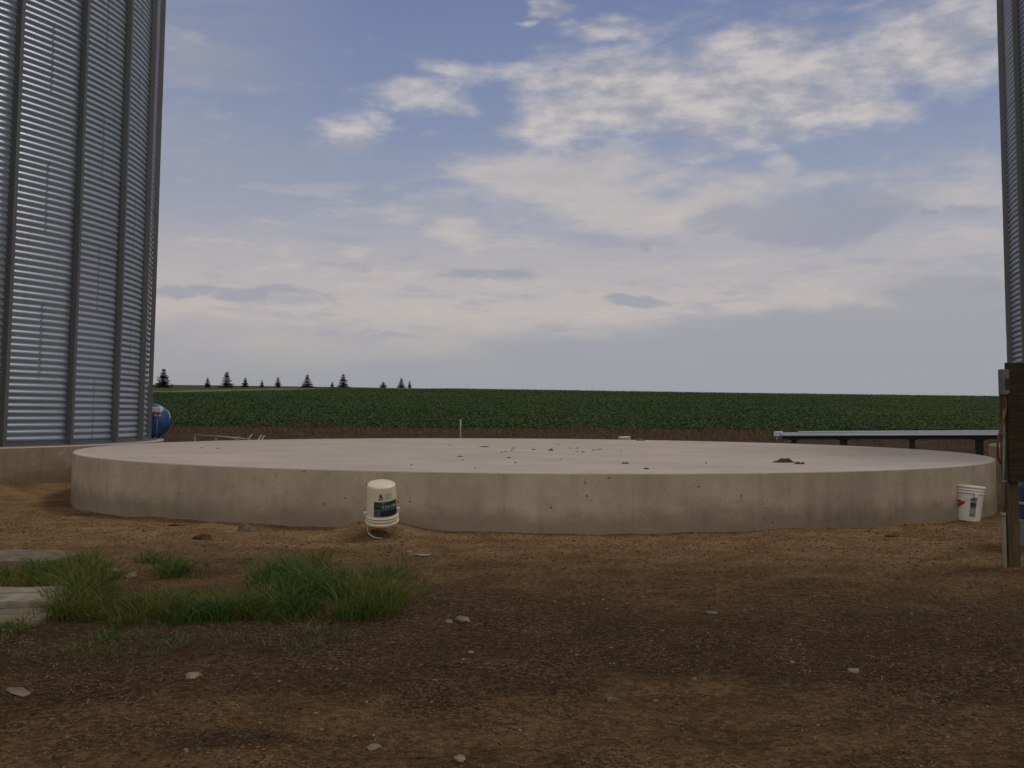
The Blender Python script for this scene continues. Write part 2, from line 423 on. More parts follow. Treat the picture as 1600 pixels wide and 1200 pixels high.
M['pail2'] = simple('white_plastic', (.56,.52,.45), .38, .4, 0, .06, 9, .03)
M['green'] = simple('label_green', (.012,.040,.030), .4, .4, 0, .15, 30, 0)
M['navy'] = simple('label_navy', (.010,.012,.030), .4, .4, 0, .15, 30, 0)
M['slate'] = simple('label_slate', (.045,.062,.085), .4, .4, 0, .15, 30, 0)
M['ink'] = simple('ink_dark', (.020,.026,.020), .5, .3, 0, .1, 30, 0)
M['inkbrown'] = simple('ink_faded', (.20,.15,.11), .5, .3, 0, .1, 30, 0)
M['print'] = simple('print_pale', (.30,.34,.27), .5, .3, 0, .1, 30, 0)
M['red'] = simple('label_red', (.26,.035,.025), .45, .35, 0, .15, 30, 0)
M['greylab'] = simple('label_grey', (.20,.21,.17), .5, .3, 0, .1, 30, 0)
M['wire'] = simple('bail_wire', (.34,.31,.24), .4, .4, .3, .1, 20, 0)
M['fanblue'] = simple('blue_paint', (.010,.060,.20), .35, .5, 0, .2, 6, .05)
M['fandark'] = simple('dark_blue_paint', (.006,.018,.055), .5, .4, 0, .2, 6, .05)
M['white'] = simple('white_paint', (.62,.56,.50), .5, .4, 0, .08, 9, .03)
M['boxred'] = simple('faded_red_print', (.20,.10,.08), .5, .3)
M['steel'] = galv_mat('pale_steel', .62, .34)
M['alu'] = simple('pale_pipe', (.27,.26,.25), .45, .4, .2)
M['darksteel'] = simple('dark_steel', (.022,.018,.017), .6, .3, .2)
M['conduit'] = simple('grey_conduit', (.15,.14,.105), .6, .3)
M['pvc'] = simple('cream_pvc', (.17,.145,.095), .5, .3)
M['elbox'] = simple('grey_box', (.085,.082,.065), .6, .4, 0)
M['orange'] = simple('orange_jacket', (.16,.045,.012), .6, .3)
M['drumblue'] = simple('blue_drum', (.012,.045,.13), .4, .4, 0, .15)
M['block'] = simple('grey_block', (.16,.16,.155), .9, .2, 0, .15, 10, .3)
def wood_mat(name, a, b):
    t = mat(name, .85, .15)
    g = t.noise(t.scale(t.obj, 1.2, 20, 22), 2.2, 6, .6, dist=1.0)
    g2 = t.noise(t.obj, 3, 4, .6)
    c = t.mix(t.ss(g, .35, .65), a, b); c = t.mix(t.math('MULTIPLY', t.ss(g2, .5, .7), .4), c, tuple(v*.6 for v in a))
    setc(t, c); bump(t, g, .4, .004); return t.mat
M['plank'] = wood_mat('dark_plank', (.019,.013,.006), (.036,.026,.012))
def post_mat():
    t = mat('post_wood', .85, .15)
    g = t.noise(t.scale(t.obj, 26, 26, 1.4), 2.0, 6, .6, dist=1.0)
    c = t.mix(t.ss(g, .35, .65), (.045,.030,.015), (.085,.058,.030)); setc(t, c); bump(t, g, .4, .004); return t.mat
M['post'] = post_mat()

# ------------------------------------------------------------------ terrain
def S_(v, a, b):
    t = min(1.0, max(0.0, (v-a)/(b-a))); return t*t*(3-2*t)
PAD_C, PAD_R, PAD_H = (0.30, 16.24), 6.64, 0.559
LS, RS = (-12.86, 18.3), (15.6, 18.3)
def terr(x, y, rel=True):
    h = -.09*S_(abs(x-.3), 2, 6)*S_(y, 9, 12.5)*(1-S_(y, 18, 22))
    h += .20*S_(-x, 6.3, 8.0)*S_(y, 9.5, 13)*(1-S_(y, 19, 24))
    h += .27*S_(y, 21, 30)+.20*S_(y, 30, 40)
    if y > 40:
        yy = min(y, 262); h += .0310*(yy-40)
        if y > 262: h -= .03*(y-262)
        h -= .0076*x*S_(y, 40, 90)*(1 if abs(x) < 400 else 400/abs(x))
    if rel:
        k = 1-S_(y, 60, 90)
        if k > 0 and y < 90:
            a = noise.noise((x*.9, y*.9, 3.1))*.030 + noise.noise((x*3.1, y*3.1, 7.7))*.014
            if y < 14: a += noise.noise((x*9, y*9, 1.7))*.006 + noise.noise((x*23, y*23, 5.7))*.0035
            h += a*k
        # small mound under the upturned pail
        d = math.hypot(x+1.22, y-9.60)
        if d < .6: h += .075*(1-S_(d, .12, .55))
    if y > 90: h += noise.noise((x*.012, y*.02, 2.0))*.35*S_(y, 90, 150)
    return h
def hit(px, py, z=None):
    """point of the ground (or of the level z) seen at a pixel of the 1600x1200 photograph"""
    d = ray(px, py); o = Vector((0, 0, EYE))
    if z is not None:
        t = (z-EYE)/d.z; return o+d*t
    t = 1.0
    while t < 900:
        p = o+d*t
        if p.z <= terr(p.x, p.y): break
        t *= 1.02
    a, b = t/1.02, t
    for _ in range(16):
        m_ = (a+b)/2; p = o+d*m_
        if p.z <= terr(p.x, p.y): b = m_
        else: a = m_
    return o+d*b
def at(px, py, depth):
    """point at a given distance along the view axis direction +Y"""
    d = ray(px, py); return Vector((0,0,EYE))+d*(depth/d.y)
def axis(fine, growth, lim):
    out = list(fine); s = fine[1]-fine[0]
    st = fine[-1]-fine[-2]
    while out[-1] < lim: st *= growth; out.append(out[-1]+st)
    lo = []; st = s; v = out[0]
    return out
xs_r = axis(list(np.arange(0, 6.0, .045)), 1.045, 2200)
xs = [-v for v in xs_r[:0:-1]]+xs_r
ys = axis(list(np.arange(2.6, 12.0, .045)), 1.03, 3000)
ys = [-800, -300, -100, -40, -15, -5, -1, .6, 1.6, 2.2]+ys
nx, ny = len(xs), len(ys)
V = np.empty((nx*ny, 3)); k = 0
for yv in ys:
    for xv in xs:
        V[k] = (xv, yv, terr(xv, yv)); k += 1
ii = np.arange(nx*ny).reshape(ny, nx)
F = np.stack([ii[:-1,:-1].ravel(), ii[:-1,1:].ravel(), ii[1:,1:].ravel(), ii[1:,:-1].ravel()], 1)
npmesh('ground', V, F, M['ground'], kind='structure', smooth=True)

# ------------------------------------------------------------------ round slabs
def disc_slab(name, c, rad, top, side_mat, label, depth=.8):
    b = MB(); n = 256
    # local origin at the top centre
    prof_top = [(rad-.012, 0), (rad*.8, 0), (rad*.4, 0), (.001, 0)]
    b.lathe([(rad+.004, -depth), (rad, -.02), (rad, -.014)], n, 1)
    b.lathe([(rad, -.014), (rad-.004, -.004), (rad-.012, 0)], n, 0)
    b.lathe([(r_, 0) for r_, _ in prof_top], n, 0, smooth=False)
    o = b.build(name, [M['slab_top'], side_mat], None, (c[0], c[1], top))
    return tag(o, label, 'concrete slab')
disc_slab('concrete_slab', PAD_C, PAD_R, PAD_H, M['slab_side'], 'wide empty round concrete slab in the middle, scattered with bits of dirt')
disc_slab('concrete_slab', LS, 6.33, .556, M['footing'], 'brownish round concrete footing under the left steel silo')
disc_slab('concrete_slab', RS, 6.45, .556, M['footing'], 'round concrete footing under the right silo, mostly hidden behind the wooden board')

# ------------------------------------------------------------------ silos
NST = 30; STEP = 360/NST; PH = 6.8
def silo_wall():
    Hh = 9.96; pitch = .1016; nc = int(Hh/pitch); per = 8; rad = 6.0; amp = .0112
    n = 240; zs = []; rs = []
    for i in range(nc*per+1):
        z = i/per*pitch; tier = int(i/per/11)
        zs.append(z); rs.append(rad+amp*math.cos(2*PI*i/per)+(.0025 if (i//per) % 11 == 0 else 0))
    zs = np.array(zs); rs = np.array(rs); a = np.linspace(0, 2*PI, n, endpoint=False)
    V = np.zeros((len(zs), n, 3)); V[...,0] = rs[:,None]*np.cos(a); V[...,1] = rs[:,None]*np.sin(a); V[...,2] = zs[:,None]
    ii = np.arange(len(zs)*n).reshape(len(zs), n); j = np.roll(ii, -1, 1)
    F = np.stack([ii[:-1].ravel(), j[:-1].ravel(), j[1:].ravel(), ii[1:].ravel()], 1)
    V = V.reshape(-1, 3)
    # bolt columns of the sheet laps, staggered from tier to tier, and bolts of the horizontal laps
    bv = []; bf = []; base = len(V)
    def bolt(ang, z, s=.008):
        c, s_ = math.cos(ang), math.sin(ang); o = base+len(bv)
        for dr in (.0, .013):
            for (du, dz) in ((-s,-s),(s,-s),(s,s),(-s,s)):
                r_ = rad+.004+dr; bv.append((r_*c-du*s_, r_*s_+du*c, z+dz))
        bf.extend([(o+4,o+5,o+6,o+7),(o,o+1,o+5,o+4),(o+1,o+2,o+6,o+5),(o+2,o+3,o+7,o+6),(o+3,o,o+4,o+7)])
    tiers = nc//11+1
    for t in range(tiers):
        for q in range(15):
            ang = R(PH+STEP*(2*q+(t % 2))+STEP/2)
            for b_ in range(11):
                z = (t*11+b_)*pitch+.02
                if z < Hh: 
                    bolt(ang-.004, z); bolt(ang+.005, z+.05)
        for q in range(150): 
            if t: bolt(R(q*2.4+1), t*11*pitch+.0508*0+.0, .009)
    V = np.vstack([V, np.array(bv)]); F = np.vstack([F, np.array(bf)])
    me = bpy.data.meshes.new('wall'); me.vertices.add(len(V)); me.vertices.foreach_set('co', V.astype(np.float32).ravel())
    me.loops.add(F.size); me.loops.foreach_set('vertex_index', F.astype(np.int32).ravel())
    me.polygons.add(len(F)); me.polygons.foreach_set('loop_start', np.arange(0, F.size, 4, dtype=np.int32))
    sm = np.ones(len(F), bool); sm[-len(bf):] = False; me.polygons.foreach_set('use_smooth', sm)
    me.materials.append(M['galv']); me.update(calc_edges=True)
    return me, Hh
wall_me, SH = silo_wall()
def stiffener_mesh():
    b = MB(); w, d, fl = .036, .085, .022; r0 = 6.010
    # hat section, open towards the wall, extruded vertically; local X is outwards
    prof = [(r0, -w-fl), (r0, -w), (r0+d, -w*.8), (r0+d, w*.8), (r0, w), (r0, w+fl)]
    th = .003
    ring = [(x, y) for x, y in prof]+[(x-th if x > r0 else x-th, y) for x, y in prof[::-1]]
    for z0 in np.arange(0, SH, 2.235):
        z1 = min(z0+2.231, SH)
        k = len(ring); vs = [(x+(.002 if int(z0/2.235) % 2 else 0), y, z) for z in (z0, z1) for x, y in ring]
        fs = [(i, (i+1) % k, k+(i+1) % k, k+i) for i in range(k)]
        b.add(vs, fs, 0)
    for z in np.arange(.05, SH, .1016):
        for s in (-1, 1): b.box((r0+.007, s*(w+fl*.5), z), (.016, .018, .018), 1)
    return b.mesh('stiffener', [M['stiff'], M['bolt']])
stiff_me = stiffener_mesh()
def make_silo(c, rot, label):
    e = empty('grain_silo', (c[0], c[1], .556), R(rot), label=label, cat='grain silo', group='corrugated steel grain silos either side of the slab')
    o = bpy.data.objects.new('wall', wall_me); COL.objects.link(o); o.parent = e
    for q in range(NST):
        s = bpy.data.objects.new('stiffener', stiff_me); COL.objects.link(s); s.parent = e
        s.rotation_euler = (0, 0, R(PH+q*STEP))
    b = MB(); b.lathe([(6.20,.0),(6.20,.005),(6.035,.012),(6.035,.05),(6.02,.05)], 180, 0, smooth=False)
    b.build('base_ring', M['stiff'], e)
    b = MB(); prof = [(6.14, SH-.06), (6.14, SH), (.45, SH+3.1), (.45, SH+3.35), (.50, SH+3.38), (.01, SH+3.55)]
    b.lathe(prof, 60, 0, smooth=False)
    rf = b.build('roof', M['galv'], e)
    b = MB()
    for q in range(60):
        a = 2*PI*q/60; b.tube([(6.12*math.cos(a), 6.12*math.sin(a), SH+.03), (.5*math.cos(a), .5*math.sin(a), SH+3.1)], .025, 5)
    b.build('roof_rib', M['galv'], rf)
    return e
make_silo(LS, 0, 'large corrugated galvanised steel grain silo at the left, on its brown concrete footing')
make_silo(RS, 153.2, 'corrugated steel grain silo at the right edge, rising behind the wooden board')

# ------------------------------------------------------------------ blue fan and what stands round it, left
def rotz(a): return Matrix.Rotation(a, 3, 'Z')
fan = empty('aeration_fan', (-7.33, 21.0, .556), 0, label='round blue drum-shaped aeration fan with white sticker beside the left silo', cat='fan')
def drum_y(b, prof, c, yaw, n=40, m=0):
    """lathe about a horizontal axis: prof = (radius, along)"""
    t = MB(); t.lathe(prof, n, m); rr = rotz(yaw)
    vs = [rr @ Vector((v[0], v[2], v[1]))+Vector(c) for v in t.v]
    b.add(vs, [f[::-1] for f in t.f], m, True)
b = MB(); fr = .345; yaw = R(14)
drum_y(b, [(.30,.24),(fr-.01,.23),(fr,.21),(fr,-.12),(fr-.012,-.17),(fr-.05,-.21),(.22,-.255),(.10,-.275),(.001,-.28)], (0,0,.365), yaw)
b.build('housing', M['fanblue'], fan)
b = MB(); drum_y(b, [(fr+.012,.0),(fr+.012,.03),(fr+.001,.03),(fr+.001,0),(fr+.012,0)], (0,0,.365), yaw); b.build('flange', M['fandark'], fan)
for s in (-1,1):
    b = MB(); b.box((s*.2, -.05, .03), (.05,.30,.06), 0); b.build('foot_rail', M['fandark'], fan)
b = MB(); t_ = MB(); t_.lathe([(fr+.004,-.14),(fr+.004,.04)], 8, 0, a0=R(8), a1=R(38)); rr = rotz(yaw)
b.add([rr @ Vector((v[0], v[2], v[1]))+Vector((0,0,.365)) for v in t_.v], [f[::-1] for f in t_.f], 0)
b.build('sticker', M['white'], fan)
b = MB(); b.box((.19,-.262,.50),(.13,.004,.10),0,rotz(R(30))); b.build('sticker', M['white'], fan)
cb = empty('control_box', (-7.04, 20.42, .556), 0, label='small white control box on a thin post in front of the blue fan', cat='control box')
b = MB(); b.bbox((-.07,0,.585),(.30,.12,.10),.008); b.build('box', M['white'], cb)
b = MB(); b.box((-.07,.01,.50),(.26,.10,.06)); b.build('lower_panel', M['boxred'], cb)
b = MB(); b.tube([(.0,.0,0),(.0,.0,.47)], .012, 8); b.box((0,0,.005),(.10,.10,.01)); b.build('post', M['conduit'], cb)

# pale pipes lying behind the slab at the left
fp = empty('pipe_rack', at(304, 700, 25.5), 0, label='thin pale pipe frame lying low behind the slab, near the blue fan', cat='pipes')
f0 = fp.location.copy()
def rel(px, py, d): return at(px, py, d)-f0
def gfoot(px, d):
    p = at(px, 690, d); return Vector((p.x, p.y, terr(p.x, p.y)))-f0
b = MB(); b.tube([rel(304,680,25.5), rel(345,682,25.6), rel(392,687,25.9)], .016, 7); b.build('long_pipe', M['alu'], fp)
b = MB(); b.tube([rel(304.4,680,25.5), gfoot(305,25.5)], .014, 7); b.build('leg', M['alu'], fp)
b = MB(); b.tube([rel(337,681.5,25.6), gfoot(338,25.6)], .016, 7); b.build('leg', M['alu'], fp)
b = MB(); b.tube([rel(360,684,25.9), rel(375,682.5,26.1), rel(386,686,26.2), rel(368,687,26.0), rel(360,684,25.9)], .012, 6); b.build('loop', M['alu'], fp)
b = MB(); b.tube([rel(386,688,25.9), rel(394,678.5,26.2)], .014, 6); b.build('bent_end', M['alu'], fp)
for i, (a_, c_) in enumerate((((400,692),(408.5,680)), ((405.5,692),(413,681)))):
    p = at(a_[0], a_[1], 25.6); e = at(c_[0], c_[1], 26.2)
    g = Vector((p.x-.15, p.y-.1, terr(p.x-.15, p.y-.1)))
    b = MB(); b.tube([g-p, Vector((0,0,0)), e-p, e-p+Vector((.03,.02,-.02))], .014, 7)
    tag(b.build('metal_rod', M['alu'], None, p), ['leaning pale rod behind the slab, the left one of the two beside the pipe frame','leaning pale rod behind the slab, the right one of the two beside the pipe frame'][i], 'rod', 'leaning metal rods behind the slab')

# survey stake
p = at(719, 700, 25.0); gz = terr(p.x, p.y); b = MB()
b.tube([(0,0,-.1),(.004,0,at(719,655.5,25).z-gz)], .016, 8); b.box((.004,0,at(719,655.5,25).z-gz-.02),(.045,.012,.05))
tag(b.build('stake', M['alu'], None, (p.x, p.y, gz)), 'thin pale upright stake behind the slab, left of centre', 'stake')

# ------------------------------------------------------------------ pails
def pail_profile(): 
    # 5-gallon pail, z from 0 (closed bottom) to .37 (open mouth)
    return [(.001,.0),(.122,.0),(.128,.004),(.130,.012),(.1445,.283),(.1450,.288),(.1555,.290),(.1560,.298),(.1465,.300),(.1468,.316),(.1545,.318),(.1550,.325),(.1475,.327),(.1478,.343),(.156,.345),(.1575,.352),(.156,.368),(.1525,.370),(.1500,.366),(.1490,.35),(.142,.28),(.126,.012),(.001,.010)]
def curved(b, a0, a1, z0, z1, rf, m, n=16):
    """patch wrapped on the pail between two angles, radius function rf(z)"""
    vs = []; 
    for i in range(n+1):
        a = a0+(a1-a0)*i/n
        for z in (z0, (z0+z1)/2, z1): r = rf(z); vs.append((r*math.cos(a), r*math.sin(a), z))
    fs = []
    for i in range(n):
        for k in range(2): fs.append((i*3+k, (i+1)*3+k, (i+1)*3+k+1, i*3+k+1))
    b.add(vs, fs, m, True)
def text_on(b, txt, size, a_c, z_c, rf, m, bold=0.0, squeeze=1.0):
    cu = bpy.data.curves.new('txt', 'FONT'); cu.body = txt; cu.size = size; cu.align_x = 'CENTER'; cu.align_y = 'CENTER'; cu.offset = bold
    o = bpy.data.objects.new('txt', cu); COL.objects.link(o)
    dg = bpy.context.evaluated_depsgraph_get(); me = o.evaluated_get(dg).to_mesh()
    vs = []
    for v in me.vertices:
        z = z_c+v.co.y; r = rf(z); a = a_c+v.co.x*squeeze/r; vs.append((r*math.cos(a), r*math.sin(a), z))
    b.add(vs, [tuple(p.vertices) for p in me.polygons], m)
    o.evaluated_get(dg).to_mesh_clear(); bpy.data.objects.remove(o); bpy.data.curves.remove(cu)
def rf_up(off):   return lambda z: .1293+(z-.012)*(.0152/.271)+off
def rf_dn(off):   return lambda z: rf_up(off)(.37-z)
# upturned pail against the slab
pp = hit(597, 833.5); pz = at(597, 823, pp.y).z
TILT = R(15); pl = empty('pail', (pp.x, pp.y-.02, pz+.157*math.sin(TILT)+.004), 0, label='off-white plastic pail standing upside down against the slab front, dark green label', cat='bucket')
pl.rotation_euler = (TILT, 0, 0); pl.scale = (.96,.96,.96)
b = MB(); prof = [(r_, .37-z) for r_, z in pail_profile()][::-1]; b.lathe(prof, 64, 0)
b.lathe([(.045,.3705),(.047,.3725),(.050,.3725),(.052,.3705)], 32, 0); b.lathe([(.112,.3705),(.114,.374),(.119,.374),(.122,.3705)], 48, 0)
b.build('pail_body', M['pail'], pl)
cam_a = math.atan2(-pp.y, -pp.x)          # towards the camera
b = MB(); A0, A1 = cam_a-R(30), cam_a+R(74)
curved(b, A0, A1, .162, .236, rf_dn(.0016), 0); curved(b, A0, A1, .100, .160, rf_dn(.0016), 1); curved(b, A0, A0+R(26), .103, .157, rf_dn(.0024), 2, 6)
curved(b, A0, A1, .160, .162, rf_dn(.0022), 3); curved(b, A0, A1, .236, .240, rf_dn(.0020), 4)
curved(b, cam_a+R(0), cam_a+R(11), .224, .228, rf_dn(.0024), 3, 4)
text_on(b, '8 DO OPN', .040, cam_a+R(33), .190, rf_dn(.0026), 3, .0006, .82)
curved(b, cam_a-R(22), cam_a+R(8), .205, .2065, rf_dn(.0024), 3)
b.build('label', [M['green'], M['navy'], M['slate'], M['print'], M['ink']], pl)
b = MB()
for (a_, z_, w_, h_) in ((-3,.302,8,.020),(-1,.286,9,.013),(-6,.290,4,.01),(-8,.272,7,.006),(-2,.264,12,.008),(3,.274,4,.014),(-9,.256,5,.006)):
    curved(b, cam_a+R(a_-w_/2), cam_a+R(a_+w_/2), z_-h_/2, z_+h_/2, rf_dn(.0018), 0, 4)
for (a_, z_, w_) in ((26,.306,26),(30,.297,30),(24,.283,18),(34,.270,24),(20,.262,14)):
    curved(b, cam_a+R(a_-w_/2), cam_a+R(a_+w_/2), z_-.0015, z_+.0015, rf_dn(.0018), 1, 8)
b.build('printed_mark', [M['ink'], M['inkbrown']], pl)
b = MB(); ha = cam_a-R(75)
ex, ey = .158*math.cos(ha), .158*math.sin(ha)
b.box((ex, ey, .10), (.03,.03,.035), 0, rotz(ha)); b.build('ear', M['pail'], pl)
b = MB(); b.box((-ex, -ey, .10), (.03,.03,.035), 0, rotz(ha)); b.build('ear', M['pail'], pl)
hx = [Vector((-.118,-.098,.006)), Vector((-.120,-.125,-.02)), Vector((-.105,-.15,-.05)), Vector((-.070,-.175,-.07)), Vector((-.02,-.195,-.08)), Vector((.025,-.20,-.085))] or [Vector((ex-.004, ey, .095)), Vector((-.158,-.11,.035)), Vector((-.135,-.17,-.02)), Vector((-.095,-.20,-.045)), Vector((-.045,-.215,-.052)), Vector((.012,-.22,-.054))]
RT = Matrix.Rotation(TILT, 3, 'X')
for i in range(2, 6):
    w_ = RT @ hx[i]; w_.z = terr(pl.location.x+w_.x, pl.location.y+w_.y)-pl.location.z+.008; hx[i] = RT.inverted() @ (w_ if i > 3 else RT @ hx[i])
hx = [Vector(v) for v in hx]; hs = []
for i in range(5):
    for k in range(5):
        t_ = k/5; q0, q1, q2, q3 = hx[max(i-1,0)], hx[i], hx[i+1], hx[min(i+2,5)]
        hs.append(.5*((2*q1)+(q2-q0)*t_+(2*q0-5*q1+4*q2-q3)*t_*t_+(3*q1-q0-3*q2+q3)*t_**3))
hs.append(hx[-1])
b = MB(); b.tube(hs, [.003]*10+[.0055]*16, 7); b.build('handle', M['wire'], pl)
# upright pail by the right end
q = hit(1517, 815.5)
pr = empty('pail', (q.x, q.y+.12, terr(q.x, q.y+.12)-.004), 0, label='upright open white plastic pail with red mark, at the right end of the slab', cat='bucket')
pr.rotation_euler = (0, R(6), 0); pr.scale = (1.12, 1.12, 1.08)
b = MB(); b.lathe(pail_profile(), 64, 0); b.build('pail_body', M['pail2'], pr)
ca = math.atan2(-q.y, -q.x)
b = MB()
# slanted red patch with a dark corner, grey panel with a round dark emblem
def slant(b, a0, a1, za, zb, m, off=.0018, n=10):
    vs = []
    for i in range(n+1):
        f = i/n; a = a0+(a1-a0)*f
        z0 = za[0]+(za[1]-za[0])*f; z1 = zb[0]+(zb[1]-zb[0])*f
        for z in (z0, z1): r = rf_up(off)(z); vs.append((r*math.cos(a), r*math.sin(a), z))
    b.add(vs, [(i*2, i*2+2, i*2+3, i*2+1) for i in range(n)], m, True)
slant(b, ca-R(82), ca-R(38), (.110,.128), (.216,.214), 0)
slant(b, ca-R(38), ca-R(8), (.128,.186), (.214,.200), 0)
slant(b, ca-R(82), ca-R(50), (.196,.206), (.250,.212), 1, .0022)
slant(b, ca-R(82), ca-R(44), (.020,.100), (.108,.124), 3)
curved(b, ca+R(10), ca+R(36), .050, .245, rf_up(.0016), 2)
for a_, z_, w_, h_ in ((22,.232,20,.010),(22,.216,16,.006),(21,.186,22,.022),(24,.170,20,.020),(18,.160,9,.024),(30,.158,6,.018),(22,.142,12,.006),(21,.075,18,.004),(21,.065,16,.004)):
    curved(b, ca+R(a_-w_/2), ca+R(a_+w_/2), z_-h_/2, z_+h_/2, rf_up(.0024), 1, 6)
b.build('label', [M['red'], M['ink'], M['greylab'], M['navy']], pr)
b = MB(); ha = ca+R(28); ex, ey = .156*math.cos(ha), .156*math.sin(ha)
b.box((ex, ey, .272), (.026,.034,.036), 0, rotz(ha)); b.build('ear', M['pail2'], pr)
b = MB(); b.box((-ex, -ey, .272), (.026,.034,.036), 0, rotz(ha)); b.build('ear', M['pail2'], pr)
hp = []
for i in range(15):
    t2 = PI*i/14; u = math.cos(t2)*.164; w = math.sin(t2)*.175
    ax = Vector((math.cos(ha), math.sin(ha), 0)); sd_ = Vector((math.cos(ha-PI/2), math.sin(ha-PI/2), 0))
    hp.append(ax*u+sd_*(w*.93)+Vector((0,0,.272-w*.60)))
b = MB(); b.tube(hp, .0028, 6); b.build('handle', M['wire'], pr)
# pail with a lid behind the slab
p = at(976.5, 700, 24.3); gz = terr(p.x, p.y); ht = at(976, 682.5, 24.3).z-gz
b = MB(); e = empty('pail', (p.x, p.y, gz), 0, label='small pale lidded pail whose top shows above the far edge of the slab', cat='bucket')
b.lathe([(.001,0),(.115,0),(.130,ht-.03)], 32); b.build('pail_body', M['pail2'], e)
b = MB(); b.lathe([(.131,ht-.055),(.141,ht-.052),(.141,ht),(.136,ht+.006),(.001,ht+.006)], 32); o = b.build('lid', M['pail2'], e); o.rotation_euler = (0, R(-2), 0)

# ------------------------------------------------------------------ long galvanised beam on dark legs, behind the slab at the right
D0, D1 = 25.5, 22.6
pa, pb = at(1216, 678, D0), at(1585, 676.5, D1)
dirv = (pb-pa); L = dirv.length*1.55; u = dirv.normalized(); yawb = math.atan2(u.y, u.x)
bm_ = empty('conveyor', (pa.x, pa.y, terr(pa.x, pa.y)), yawb, label='long low galvanised conveyor trough on dark legs behind the right part of the slab', cat='conveyor')
z0 = pa.z-bm_.location.z
sl = (pb.z-pa.z)/dirv.length
def bz(x): return z0+sl*x
def beam(name, x0, x1, dz0, dz1, w, m, taper=0):
    b = MB(); vs = []
    for x in (x0, x1):
        for y in (-w/2, w/2):
            for dz in (dz0, dz1): vs.append((x, y, bz(x)+dz))
    b.add(vs, [(0,1,3,2),(4,6,7,5),(0,4,5,1),(2,3,7,6),(0,2,6,4),(1,5,7,3)]); return b.build(name, m, bm_)
beam('trough', .10, L, -.035, .035, .32, M['steel'])
beam('cover', .55, L, .038, .062, .36, M['steel'])
beam('lip', .12, L, -.05, -.037, .37, M['alu'])
beam('lower_rail', .14, L, -.135, -.053, .22, M['darksteel'])
b = MB(); b.bbox((.02,0,bz(0)+.0),(.15,.36,.12),.01); b.tube([(.0,-.1,bz(0)-.06),(.0,-.1,bz(0)-.17)],.018,8); b.build('end_cap', M['steel'], bm_)
b = MB(); b.box((.36,-.10,bz(.3)+.052),(.42,.02,.015)); b.build('slot', M['darksteel'], bm_)
for px in (1241, 1318, 1425, 1530, 1640):
    t3 = (px-1216)/(1585-1216)
    # intersect the pixel column with the beam line
    a_ = ray(px, 680); s_ = (pa.x*a_.y-pa.y*a_.x)/(u.y*a_.x-u.x*a_.y)
    gx = Vector((pa.x, pa.y, 0))+Vector((u.x, u.y, 0))*s_
    gzz = terr(gx.x, gx.y)-bm_.location.z-.05; w_ = .11 if px in (1241, 1425) else .16
    b = MB(); b.box((s_, 0, (gzz+bz(s_)-.135)/2), (w_, .10, bz(s_)-.135-gzz)); b.box((s_,0,bz(s_)-.145),(w_+.10,.2,.02)); b.build('leg', M['darksteel'], bm_)

# ------------------------------------------------------------------ wooden board with electric gear, right edge
DB = 7.8
bp = at(1581, 900, DB); gz = terr(bp.x, bp.y)
bd = empty('wooden_board', (bp.x, bp.y, gz), 0, label='dark brown plank board carried on wooden posts at the right edge', cat='board')
zt, zb = at(1590, 567, DB-.06).z-gz, at(1590, 753, DB-.06).z-gz
xl = at(1573.5, 660, DB-.06).x-bp.x
hts = np.linspace(zb, zt, 5)
for i in range(4):
    b = MB(); b.bbox((xl+.60+random.Random(i).uniform(-.002,.002), -.066+(.0015 if i % 2 else 0), (hts[i]+hts[i+1])/2), (1.2, .038, hts[i+1]-hts[i]-.0005), .002); b.build('plank', M['plank'], bd)
for dx in (0, 1.0):
    b = MB(); b.bbox((dx+.005, 0, (zt-.05)/2-.1), (.089, .089, zt-.05+.2), .004); b.build('post', M['post'], bd)
eb = at(1569, 597, DB-.05); eb0 = Vector((eb.x, eb.y, at(1569, 617, DB-.05).z)); hh = at(1569,577,DB-.05).z-eb0.z
x = empty('electrical_box', eb0, 0, label='small grey electrical box fixed to the left edge of the wooden board', cat='electrical box')
b = MB(); b.bbox((-.002,0,hh/2),(.056,.07,hh),.004); b.build('case', M['elbox'], x)
b = MB(); b.bbox((.008,-.038,hh*.42),(.030,.012,hh*.42),.003); b.build('switch', M['darksteel'], x)
def pathpx(lst): return [at(a_, b_, d_) for a_, b_, d_ in lst]
def smooth_path(ps, n=6):
    out = []
    for i in range(len(ps)-1):
        p0 = ps[max(i-1,0)]; p1 = ps[i]; p2 = ps[i+1]; p3 = ps[min(i+2,len(ps)-1)]
        for k in range(n):
            t = k/n; out.append(.5*((2*p1)+(p2-p0)*t+(2*p0-5*p1+4*p2-p3)*t*t+(3*p1-p0-3*p2+p3)*t**3))
    out.append(ps[-1]); return out
cp = smooth_path(pathpx([(1571,617,DB-.05),(1572.5,632,DB-.06),(1570,650,DB-.06),(1564,668,DB-.05),(1560,685,DB-.04),(1558.5,702,DB-.02),(1560,716,DB+.02),(1565,726,DB+.03),(1568,722,DB)]))
b = MB(); b.tube([p-cp[0] for p in cp], .0085, 7); tag(b.build('cable', M['orange'], None, cp[0]), 'rusty orange cable looping down from the grey electrical box on the board', 'cable')
ct, cbm = at(1570, 640, DB-.03), at(1567.5, 789, DB-.03)
b = MB(); b.tube([Vector((0,0,0)), cbm-ct], .0125, 10)
for f in (.25,.75): pz_ = (cbm-ct)*f; b.box(pz_, (.040,.03,.018))
tag(b.build('conduit', M['conduit'], None, ct), 'thin grey conduit running down beside the wooden board and post', 'conduit')
p0_ = at(1567.5, 801, DB-.03); gzz = terr(p0_.x, p0_.y)
b = MB(); b.tube([(0,0,-.05),(0,0,p0_.z-gzz)], .0175, 12, caps=False); b.tube([(0,0,p0_.z-gzz-.03),(0,0,p0_.z-gzz+.0)], .0195, 12)
